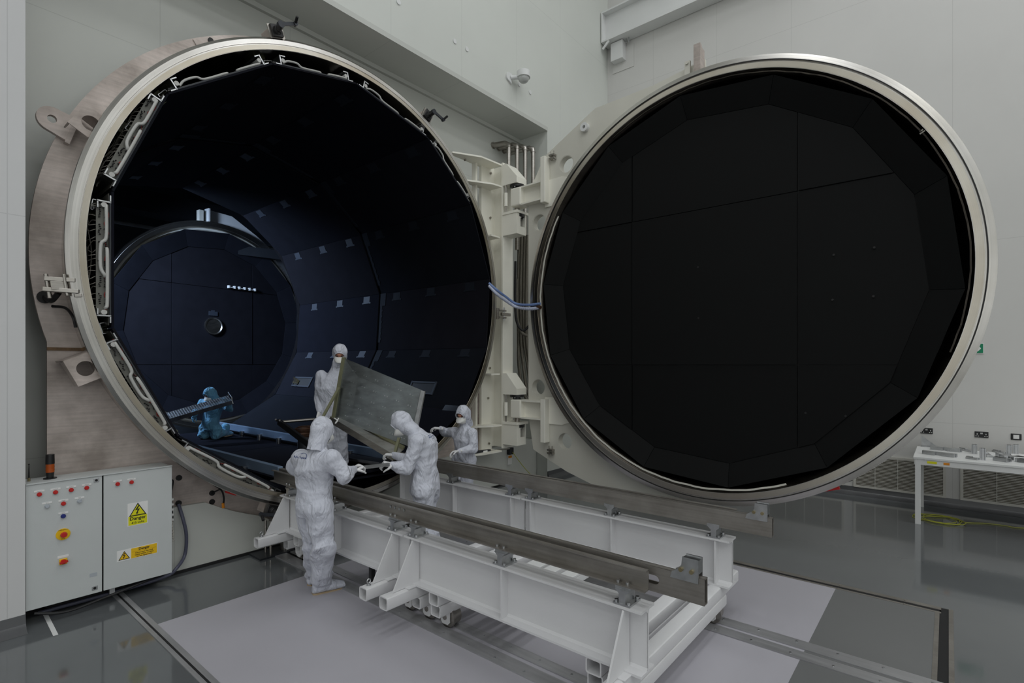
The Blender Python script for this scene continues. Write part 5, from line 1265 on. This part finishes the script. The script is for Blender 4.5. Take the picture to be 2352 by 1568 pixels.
# ================================================================== THINGS THEY CARRY
# upright metal panel on an angle frame
A = pd(790, 822, 6.42); B = pd(972, 897, 6.10); Cc = pd(945, 1030, 6.12); D = pd(766, 962, 6.40)
ex = (B-A); ez = (A-D); nn = ex.cross(ez).normalized()
if nn.dot(CF) > 0: nn = -nn
fr = empty('equipment_panel', D, 'upright dull metal panel in an olive angle frame carried by the workers', 'panel')
def quad(mb, a, b, c, d, t): return mb.hexa([a, b, c, d, a+nn*t, b+nn*t, c+nn*t, d+nn*t])
panelm = steelmat('dull_zinc_sheet', (.36, .40, .42, 1), .36, dirs=(2, 2, 6), stain=(.24, .255, .25, 1), sscale=1.6)
quad(MB(), D.lerp(A, .02), Cc.lerp(B, .02), B, A, -.006).build('sheet', panelm, fr, 0)
q = MB()
for i in range(6):
    for j in range(5):
        if (i+j) % 1 == 0:
            u = .14+.145*i; v = .12+.185*j; p = (D.lerp(Cc, u)).lerp(A.lerp(B, u), v)
            for k in (0, 1): q.cyl(p+ex.normalized()*(.0+.035*k), p+ex.normalized()*(.0+.035*k)+nn*.006, .007, 6)
q.build('rivets', M['alu'], fr)
q = MB(); q.bar(D-ez*.03, A+ez.normalized()*.01, .035, .045, up=nn); q.build('left_upright', M['olive_frame'], fr, 0)
q = MB(); q.bar(Cc, B+ez.normalized()*.0, .055, .03, up=nn); q.build('edge_tube', M['alu'], fr, 0, bevel=.004)
f0 = pd(741, 958, 6.2); MB().bar(pd(779, 890, 6.36), f0, .03, .02, up=nn).bar(f0, D-ez*.03, .035, .02, up=UP).build('side_brace', M['olive_frame'], fr, 0)
# base tray
T0 = pd(757, 962, 6.25); T1 = pd(905, 1052, 5.95); T2 = pd(928, 1030, 6.15); T3 = pd(785, 955, 6.45)
MB().hexa([T0-UP*.008, T1-UP*.008, T2-UP*.008, T3-UP*.008, T0, T1, T2, T3]).build('tray', M['steel'], fr, 0)
MB().bar(T0, T1, .012, .07).build('tray_lip', M['steel'], fr, 0)
MB().bar(T3+UP*.01, T2+UP*.01, .03, .04).build('tray_rail', M['olive_frame'], fr, 0)
MB().bar(pd(903, 1055, 5.92), pd(917, 1005, 5.98), .03, .03, up=nn).build('end_brace', M['olive_frame'], fr, 0)
MB().tube(spline([pd(768, 960, 6.2), pd(775, 966, 6.15), pd(770, 972, 6.15), pd(778, 960, 6.18)], 5), .007, 6).build('cord_knot', M['signwhite'], fr)
# flat bar held by two workers
a = pd(818, 1075, 4.81); b_ = pd(893, 1066, 5.14)
b = MB().bar(a, b_, .030, .030).build('steel_bar', M['alu'], None, 0); tag(b, 'flat grey bar passed between the two workers at the trolleys', 'bar')
# perforated plank held by the worker in blue
pk = empty('grating_plank', pd(470, 945, 8.9), 'perforated grey metal plank held across by the kneeling worker in blue', 'plank')
a = pd(388, 962, 8.4); b_ = pd(532, 920, 9.0); w_ = (pd(522, 909, 9.18)-b_); w_.z += .0
n_ = (b_-a).cross(w_).normalized()
if n_.z < 0: n_ = -n_
MB().bar(a-n_*.03, b_-n_*.03, .008, .07, up=n_).bar(a+w_-n_*.03, b_+w_-n_*.03, .008, .07, up=n_).build('side_rail', M['alu'], pk, 0)
q = MB(); L = (b_-a).length; dd = (b_-a).normalized(); nb = 26
for k in range(nb+1):
    p = a+dd*(L*k/nb); q.bar(p, p+w_, .012, .004, up=n_)
for k in range(1, 7): q.bar(a+w_*(k/7), b_+w_*(k/7), .010, .004, up=n_)
q.build('grating', M['alu'], pk, 0)
q = MB(); e = b_+dd*.01; q.tube([e+w_*.9, e+w_*.9+UP*.07, e+w_*.1+UP*.05, e+w_*.1, e-n_*.06], .008, 6); q.build('end_handle', M['alu'], pk)
# clutter on the deck behind the bar
t = empty('hinged_arm', pd(670, 990, 6.4), 'black drilled arm sloping up inside the chamber in front of the wire coil', 'arm')
MB().bar(pd(640, 968, 6.5), pd(712, 1022, 6.0), .035, .075).build('arm', M['black'], t, 0, bevel=.006)
for x, y in ((636, 966), (645, 968), (664, 992)): c = pd(x, y, 6.42); MB().cyl(c, c-CF*.03+UP*.02, .012, 8).build('arm_bolt', M['alu'], t)
b = MB().tube([pd(640, 969, 6.9), pd(730, 962, 7.1)], .02, 10).build('handrail_tube', M['steel']); tag(b, 'shiny thin tube lying across behind the black arm inside the chamber', 'tube')
t = empty('cable_coil', pd(700, 985, 6.8), 'coil of brown copper-coloured wire on the deck behind the black arm', 'cable coil')
q = MB(); c = pd(703, 988, 6.8)
for k in range(9):
    rr = .07+.008*(k % 4); z = c.z-.08+.016*k; q.tube([(c.x+rr*math.cos(a_)*1.5, c.y+rr*math.sin(a_), z) for a_ in [2*PI*i_/20 for i_ in range(21)]], .007, 6)
q.build('coil', M['copper'], t)
MB().cyl((c.x, c.y, .775), (c.x, c.y, c.z-.08), .10, 20).build('drum', M['dark'], t)
t = empty('loose_tray', pd(835, 1065, 6.0), 'bright-edged dark tray on the deck behind the bar held by the two workers', 'tray')
c0 = pz(776, 1050, .86); c1 = pz(905, 1070, .86); c2 = pz(920, 1058, .86); c3 = pz(790, 1040, .86)
MB().hexa([c0-UP*.03, c1-UP*.03, c2-UP*.03, c3-UP*.03, c0, c1, c2, c3]).build('tray_body', M['black'], t, 0)
MB().bar(c0, c1, .012, .035).build('tray_edge', M['alu'], t, 0)
t.location = (c0+c2)/2 if False else t.location
# four short supports under it
MB().cyl(((c0.x+c2.x)/2, (c0.y+c2.y)/2, .775), ((c0.x+c2.x)/2, (c0.y+c2.y)/2, .83), .04, 12).build('tray_foot', M['dark'], t)
# ================================================================== CONTROL CABINET
YC = 5.70
cb = empty('control_cabinet', (1.27, 5.85, .12), 'wide pale grey electrical control cabinet mounted low on the plinth beside the chamber', 'control cabinet')
x0, x1, xm, z0, z1 = .750, 1.783, 1.250, .132, 1.150
MB().box(x0, x1, YC+.025, 5.995, z0, z1).build('body', M['cab'], cb, 0, bevel=.004)
MB().box(x0, x1, YC-.008, YC+.03, z1-.004, z1+.006).build('rain_lip', M['cab'], cb, 0)
dl = MB().box(x0, xm-.006, YC, YC+.022, z0, z1-.006).build('door', M['cab'], cb, 0, bevel=.003)
drr = MB().box(xm+.006, x1, YC, YC+.022, z0, z1-.006).build('door', M['cab'], cb, 0, bevel=.003)
MB().box(xm-.006, xm+.006, YC+.012, YC+.03, z0, z1-.01).build('door_gap', M['ink'], cb, 0)
def cp(x, y): c = py(x/2.851, 900+y/2.851, YC); return c
def btn(x, y, m, r=.0145, par=dl, lab=True):
    c = cp(x, y); g = MB().cyl((c.x, YC, c.z), (c.x, YC-.008, c.z), r*1.15, 20).cyl((c.x, YC-.008, c.z), (c.x, YC-.020, c.z), r*.9, 20, r2=r*.8).build('button', m, par)
    if lab: MB().box(c.x-.032, c.x+.032, YC-.003, YC, c.z+.020, c.z+.034).build('button_label', M['signwhite'], par, 0)
for x, y in ((257, 670), (363, 656), (466, 641), (567, 627), (415, 730)): btn(x, y, M['red'])
for x, y in ((308, 747), (520, 713)): btn(x, y, M['greybtn'])
btn(414, 812, M['bluebtn'], .015)
for x, y in ((770, 602), (861, 590)): btn(x, y, M['red'], par=drr)
c = cp(413, 930); g = MB().cyl((c.x, YC, c.z), (c.x, YC-.005, c.z), .048, 32).build('emergency_plate', M['yellow'], dl)
g = MB().cyl((c.x, YC, c.z), (c.x, YC-.035, c.z), .016, 20).cyl((c.x, YC-.032, c.z), (c.x, YC-.048, c.z), .024, 24, r2=.018).build('emergency_stop', M['red'], dl)
for k, wd_ in enumerate(('EMERGENCY', 'STOP')): text(wd_, 'emergency_lettering', M['ink'], dl, (c.x, YC-.0055, c.z+(.036 if k == 0 else -.038)), (1, 0, 0), (0, 0, 1), .011, .0002)
c = cp(413, 1108)
g = MB().box(c.x-.026, c.x+.026, YC-.012, YC, c.z-.024, c.z+.024).build('switch_plate', M['yellow'], dl, 0, bevel=.003)
MB().cyl((c.x, YC-.012, c.z), (c.x, YC-.022, c.z), .020, 24).obox((c.x, YC-.03, c.z), (.027, 0, .003), (0, .010, 0), (-.001, 0, .007)).build('rotary_switch', M['red'], dl)
MB().box(c.x-.036, c.x+.036, YC-.003, YC, c.z+.032, c.z+.050).build('button_label', M['signwhite'], dl, 0)
for x, y, w_, pr in ((257, 670, 'Clamp 1', dl), (363, 656, 'Clamp 2', dl), (466, 641, 'Clamp 3', dl), (567, 627, 'Clamp 4', dl), (415, 730, 'Closed', dl), (308, 747, 'Open', dl), (520, 713, 'Close', dl), (414, 812, 'Reset', dl), (770, 602, 'Clamp 5', drr), (861, 590, 'Clamp 6', drr)):
    c = cp(x, y); text(w_, 'label_lettering', M['ink'], pr, (c.x, YC-.0033, c.z+.027), (1, 0, 0), (0, 0, 1), .0085, .0001)
for (x, y) in ((630, 577), (620, 1282)):
    c = cp(x, y); g = MB().box(c.x-.020, c.x+.020, YC-.004, YC, c.z-.018, c.z+.018).build('lock_plate', M['alu'], dl, 0, bevel=.002)
    MB().cyl((c.x, YC-.004, c.z), (c.x, YC-.010, c.z), .010, 16).build('lock', M['ink'], dl)
c = cp(612, 1196)
MB().box(c.x-.026, c.x+.026, YC-.001, YC, c.z-.016, c.z+.016).build('rating_plate', M['greybtn'], dl, 0)
# signs
def tri(cx, cz, w, h): return [(cx-w/2, cz-h/2), (cx+w/2, cz-h/2), (cx, cz+h/2)]
def warn(cx, cz, w, y, par, fill):
    h = w*.87
    MB().prism(tri(cx, cz, w, h), XZ, y-.0012, y).build('warning_triangle', M['ink'], par, 0)
    MB().prism(tri(cx, cz-.002, w*.80, h*.80), XZ, y-.0018, y-.0006).build('warning_field', fill, par, 0)
    s = w*.30
    z_ = [(cx+.10*s, cz+.95*s), (cx-.55*s, cz-.10*s), (cx-.05*s, cz-.02*s), (cx-.22*s, cz-.62*s), (cx-.38*s, cz-.58*s), (cx-.20*s, cz-1.12*s), (cx+.10*s, cz-.66*s), (cx-.06*s, cz-.64*s), (cx+.40*s, cz+.18*s), (cx-.10*s, cz+.10*s), (cx+.34*s, cz+.88*s)]
    z_ = [(a_, b_-w*.02) for a_, b_ in z_]
    MB().prism(z_, XZ, y-.0024, y-.0012).build('lightning_bolt', M['ink'], par, 0)
a = cp(835, 880); b_ = cp(968, 712); sx0, sx1 = a.x, b_.x; sz0, sz1 = .5*(a.z+cp(968, 858).z), .5*(b_.z+cp(837, 730).z)
y = YC
sg = MB().box(sx0, sx1, y-.0015, y, sz0, sz1).build('danger_sign', M['signwhite'], drr, 0)
W_, H_ = sx1-sx0, sz1-sz0
MB().box(sx0+.006, sx1-.006, y-.0022, y-.0008, sz0+.006, sz0+H_*.42).build('sign_field', M['lime'], drr, 0)
warn((sx0+sx1)/2, sz0+H_*.70, W_*.86, y-.0014, drr, M['lime'])
text('Danger', 'sign_lettering', M['ink'], drr, ((sx0+sx1)/2, y-.0025, sz0+H_*.31), (1, 0, 0), (0, 0, 1), W_*.27, .0003, bold=.001)
text('415 volts', 'sign_lettering', M['ink'], drr, ((sx0+sx1)/2, y-.0025, sz0+H_*.12), (1, 0, 0), (0, 0, 1), W_*.17, .0003, bold=.0005)
a = cp(765, 1115); b_ = cp(1030, 985); sx0, sx1 = a.x, b_.x; sz1 = .5*(b_.z+cp(765, 1042).z); sz0 = .5*(a.z+cp(1030, 1052).z); W_, H_ = sx1-sx0, sz1-sz0
MB().box(sx0, sx1, y-.0015, y, sz0, sz1).build('danger_sign', M['signwhite'], drr, 0)
MB().box(sx0+W_*.34, sx1-.004, y-.0022, y-.0008, sz0+.004, sz1-.004).build('sign_field', M['yellow'], drr, 0)
warn(sx0+W_*.175, (sz0+sz1)/2, W_*.28, y-.0014, drr, M['yellow'])
xc_ = sx0+W_*.665
text('Danger', 'sign_lettering', M['ink'], drr, (xc_, y-.0025, sz0+H_*.79), (1, 0, 0), (0, 0, 1), H_*.30, .0003, bold=.0008)
MB().box(sx0+W_*.36, sx1-W_*.03, y-.0026, y-.0020, sz0+H_*.605, sz0+H_*.615).build('sign_rule', M['ink'], drr, 0)
for k, s_ in enumerate(('Disconnect electrical', 'supply before working', 'on this equipment')):
    text(s_, 'sign_lettering', M['ink'], drr, (xc_, y-.0025, sz0+H_*(.47-.17*k)), (1, 0, 0), (0, 0, 1), H_*.165, .0003, bold=.0003)
# beacon and aerial standing on the cabinet
c = py(115, 1096, 5.86); t = empty('beacon_lamp', (c.x, 5.86, z1), 'black signal beacon with an amber middle lens standing on the control cabinet', 'beacon')
MB().cyl((c.x, 5.86, z1+.0), (c.x, 5.86, z1+.008), .045, 28).build('foot', M['black'], t)
MB().cyl((c.x, 5.86, z1+.008), (c.x, 5.86, z1+.055), .024, 24, r2=.028).build('base', M['black'], t)
MB().cyl((c.x, 5.86, z1+.055), (c.x, 5.86, z1+.125), .029, 28).cyl((c.x, 5.86, z1+.075), (c.x, 5.86, z1+.078), .031, 28).cyl((c.x, 5.86, z1+.100), (c.x, 5.86, z1+.103), .031, 28).build('lens', M['amber'], t)
MB().cyl((c.x, 5.86, z1+.125), (c.x, 5.86, z1+.205), .031, 28, r2=.029).build('cap', M['black'], t)
c = py(60, 1101, 5.86); t = empty('aerial', (.79, 5.86, z1), 'thin black aerial with a brass foot on the left end of the cabinet', 'aerial')
MB().cyl((.79, 5.86, z1), (.79, 5.86, z1+.03), .010, 12).build('foot', M['gold'], t); MB().cyl((.79, 5.86, z1+.03), (.79, 5.86, z1+.14), .006, 8, r2=.0025).sphere((.79, 5.86, z1+.14), .006, 8, 6).build('whip', M['black'], t)
# cable bundle down the right side of the cabinet
t = empty('cable_bundle', (1.82, 5.9, .3), 'tangle of black and grey cables strapped down the right side of the control cabinet', 'cables')
q = MB(); rnd = random.Random(9)
for k in range(9):
    x_ = 1.80+.006*k; q.tube(spline([(x_+.01, 5.98, 1.1-.02*k), (x_+.03*rnd.random(), 5.93, .95), (1.815+.03*rnd.random(), 5.9, .75), (1.82+.035*rnd.random(), 5.88, .6), (1.80, 5.88, .5-.02*k)], 6), .006, 6)
q.build('black_cable', M['wire_b'], t)
q = MB()
for k in range(9): z_ = .62-.028*k; q.tube(spline([(1.797, 5.86, z_), (1.83+.003*k, 5.87, z_-.01), (1.845-.002*k, 5.89, z_+.05), (1.835, 5.92, z_+.14)], 6), .005, 6)
q.build('grey_cable', M['wire_w'], t)
q = MB()
for k in range(5): q.box(1.815, 1.85, 5.87, 5.9, .58+.05*k, .60+.05*k)
q.build('cable_gland', M['signwhite'], t, 0)
b = MB().tube(spline([(.8, 5.70, .10), (1.0, 5.68, .05), (1.25, 5.70, .07), (1.5, 5.72, .10), (1.78, 5.8, .115)], 8), .012, 8).build('loose_cable', M['wire_b']); tag(b, 'dark cable sagging along under the bottom edge of the control cabinet', 'cable')
MB().box(.9, 1.7, 5.90, 5.995, .03, .114).build('mounting_foot', M['slot'], cb, 0)
MB().box(1.32, 1.36, 5.8, 5.86, .05, .115).build('mounting_stub', M['alu'], cb, 0)

# ================================================================== WORK BENCH by the right wall
wb = empty('workbench', (9.3, -.6, 0), 'white steel workbench along the right wall with metal fittings laid out on it', 'workbench')
bx0, bx1, by0, by1, bz = 8.80, 9.97, -2.6, .365, .89
MB().box(bx0, bx1, by0, by1, bz-.03, bz).build('top', M['white_paint'], wb, 0, bevel=.004)
MB().box(bx0+.01, bx0+.04, by0+.05, by1-.01, bz-.10, bz-.03).box(bx1-.04, bx1-.01, by0+.05, by1-.01, bz-.10, bz-.03).box(bx0+.04, bx1-.04, by1-.04, by1-.01, bz-.10, bz-.03).build('apron', M['white_paint'], wb, 0)
for x in (bx0+.03, bx1-.05):
    for y in (by1-.05, by0+.1): MB().box(x-.025, x+.025, y-.03, y+.03, 0, bz-.03).build('leg', M['white_paint'], wb, 0)
q = MB()
for x, y in ((1122, 480), (1172, 484), (1262, 492), (1293, 496)):
    c = px(1750+x/3.136, 900+y/3.136, bx0+.01); q.cyl((bx0+.010, c.y, c.z), (bx0+.004, c.y, c.z), .010, 10)
q.build('screw_heads', M['alu'], wb)
for x, y, mm, w_ in ((1225, 488, M['lime'], .05), (1330, 478, M['orange'], .03)):
    c = px(1750+x/3.136, 900+y/3.136, bx0+.01); MB().box(bx0+.007, bx0+.0099, c.y-w_, c.y+w_, bz-.075, bz-.045).build('bench_label', mm, wb, 0)
def bp_(x, y): return pz(1750+x/3.136, 900+y/3.136, bz)
def extr(mb, a, b, w=.045, h=.045):   # slotted aluminium profile
    a = Vector(a)+Vector((0, 0, h/2+.001)); b = Vector(b)+Vector((0, 0, h/2+.001)); d = (b-a).normalized(); r = d.cross(UP).normalized()
    mb.bar(a, b, w*.55, h*.98); mb.bar(a, b, w*.98, h*.55)
    for sx in (-1, 1):
        for sz in (-1, 1): mb.bar(a+r*sx*w*.36+UP*sz*h*.36, b+r*sx*w*.36+UP*sz*h*.36, w*.26, h*.26)
G = 'aluminium fittings on the bench'
def item(kind, p, q_, label):
    if kind == 'bar':
        t = empty('profile_bar', (Vector(p)+Vector(q_))/2, label, 'metal bar', G); m = MB(); extr(m, p, q_); m.build('bar', M['alu'], t, 0)
        d = (Vector(q_)-Vector(p)).normalized(); r = d.cross(UP).normalized()
        for e, s in ((Vector(p), 1), (Vector(q_), -1)):
            MB().obox(e+d*s*.08+r*.05+UP*.026, d*.07, r*.022, UP*.025).build('end_block', M['alu'], t, 0, bevel=.003)
    elif kind == 'post':
        t = empty('profile_offcut', p, label, 'metal block', G); m = MB(); extr(m, Vector(p), Vector(p)+Vector((0, 0, .001)) if False else Vector(p)+Vector((0.0001, 0, .0)), .05, .05) if False else None
        m = MB(); c = Vector(p); w = .06
        m.box(c.x-w*.3, c.x+w*.3, c.y-w/2, c.y+w/2, bz+.001, bz+q_).box(c.x-w/2, c.x+w/2, c.y-w*.3, c.y+w*.3, bz+.001, bz+q_)
        for sx in (-1, 1):
            for sy in (-1, 1): m.box(c.x+sx*w*.38-w*.12, c.x+sx*w*.38+w*.12, c.y+sy*w*.38-w*.12, c.y+sy*w*.38+w*.12, bz+.001, bz+q_)
        m.build('block', M['alu'], t, 0)
    elif kind == 'angle':
        c = Vector(p); t = empty('angle_bracket', c, label, 'bracket', G)
        MB().box(c.x-.06, c.x+.06, c.y-.12, c.y+.10, bz+.001, bz+.009).prism([(c.y-.10, bz+.008), (c.y+.09, bz+.008), (c.y+.09, bz+.16)], YZ, c.x-.004, c.x+.004).build('bracket', M['alu'], t, 0)
    elif kind == 'plate':
        t = empty('slotted_plate', (Vector(p)+Vector(q_))/2, label, 'plate', G); MB().bar(Vector(p)+UP*.013, Vector(q_)+UP*.013, .06, .024).bar(Vector(p)+UP*.030, (Vector(p)+Vector(q_))/2+UP*.030, .03, .012).build('plate', M['alu'], t, 0, bevel=.003)
item('angle', bp_(1205, 395), None, 'triangular upright bracket at the near corner of the bench top')
item('bar', bp_(1160, 442), bp_(1405, 470), 'long slotted bar lying at the front corner of the bench')
item('bar', bp_(1215, 410), bp_(1440, 432), 'long slotted bar lying just behind the front one on the bench')
item('plate', bp_(1430, 415), bp_(1520, 435), 'flat plate lying beside the upright block nearest the bench corner')
item('post', bp_(1530, 445), .13, 'short upright slotted block standing at the back of the bench, first from the corner')
item('post', bp_(1590, 488), .15, 'tall upright slotted block standing at the front edge of the bench')
item('plate', bp_(1475, 478), bp_(1560, 490), 'dark flat plate at the front edge of the bench left of the tall upright block')
item('plate', bp_(1600, 440), bp_(1640, 470), 'small plate behind the tall upright block on the bench')
item('plate', bp_(1672, 430), bp_(1760, 450), 'flat plate at the back of the bench before the pair of upright blocks')
item('bar', bp_(1690, 490), bp_(1790, 505), 'short thick slotted bar lying at the front edge of the bench')
item('post', bp_(1780, 450), .13, 'upright slotted block at the back of the bench, left one of the pair')
item('post', bp_(1830, 452), .14, 'upright slotted block at the back of the bench, right one of the pair')
item('bar', bp_(1730, 462), bp_(1800, 492), 'short bar lying slantwise below the pair of upright blocks')
item('bar', bp_(1835, 500), bp_(1888+60, 512), 'slotted bar running off the picture edge at the front of the bench')
t = empty('paper_sheet', bp_(1865, 455), 'crumpled white paper on the bench beside the pair of upright blocks', 'paper'); c = bp_(1870, 462)
q = MB(); vs = [Vector((c.x+(i-3)*.035, c.y+(j-3)*.035, bz+.012+.022*abs(noise.noise(Vector((i*.9, j*.9, 3)))))) for i in range(7) for j in range(7)]
q.add(vs, [(i*7+j, i*7+j+1, i*7+j+8, i*7+j+7) for i in range(6) for j in range(6)]); o_ = q.build('sheet', M['signwhite'], t, 0); so = o_.modifiers.new('s', 'SOLIDIFY'); so.thickness = .001
# yellow-green cable coiled on the floor
t = empty('floor_cable', pz(2175, 1195, 0), 'yellow-green cable loosely coiled on the floor under the bench and trailing off to the right', 'cable')
q = MB(); c = pz(2165, 1194, 0); pts = []
for k in range(70):
    a_ = 2*PI*k/16; rr = .22+.05*math.sin(k*.37)+.02*math.cos(k*1.3); e_ = 1+.25*math.sin(k*.11)
    pts.append(Vector((c.x+rr*math.cos(a_)*1.0, c.y+rr*math.sin(a_)*e_+.02*math.sin(k*.2), .008+.004*(k//16))))
tail = [pz(1750+x/3.136, 900+y/3.136, .008) for x, y in ((1370, 905), (1460, 938), (1600, 945), (1740, 960), (1820, 975), (1888, 980), (2000, 985))]
q.tube(pts, .0045, 6); q.tube(spline([pts[-1]]+tail, 8), .0045, 6); q.build('cable', M['cablegreen'], t)
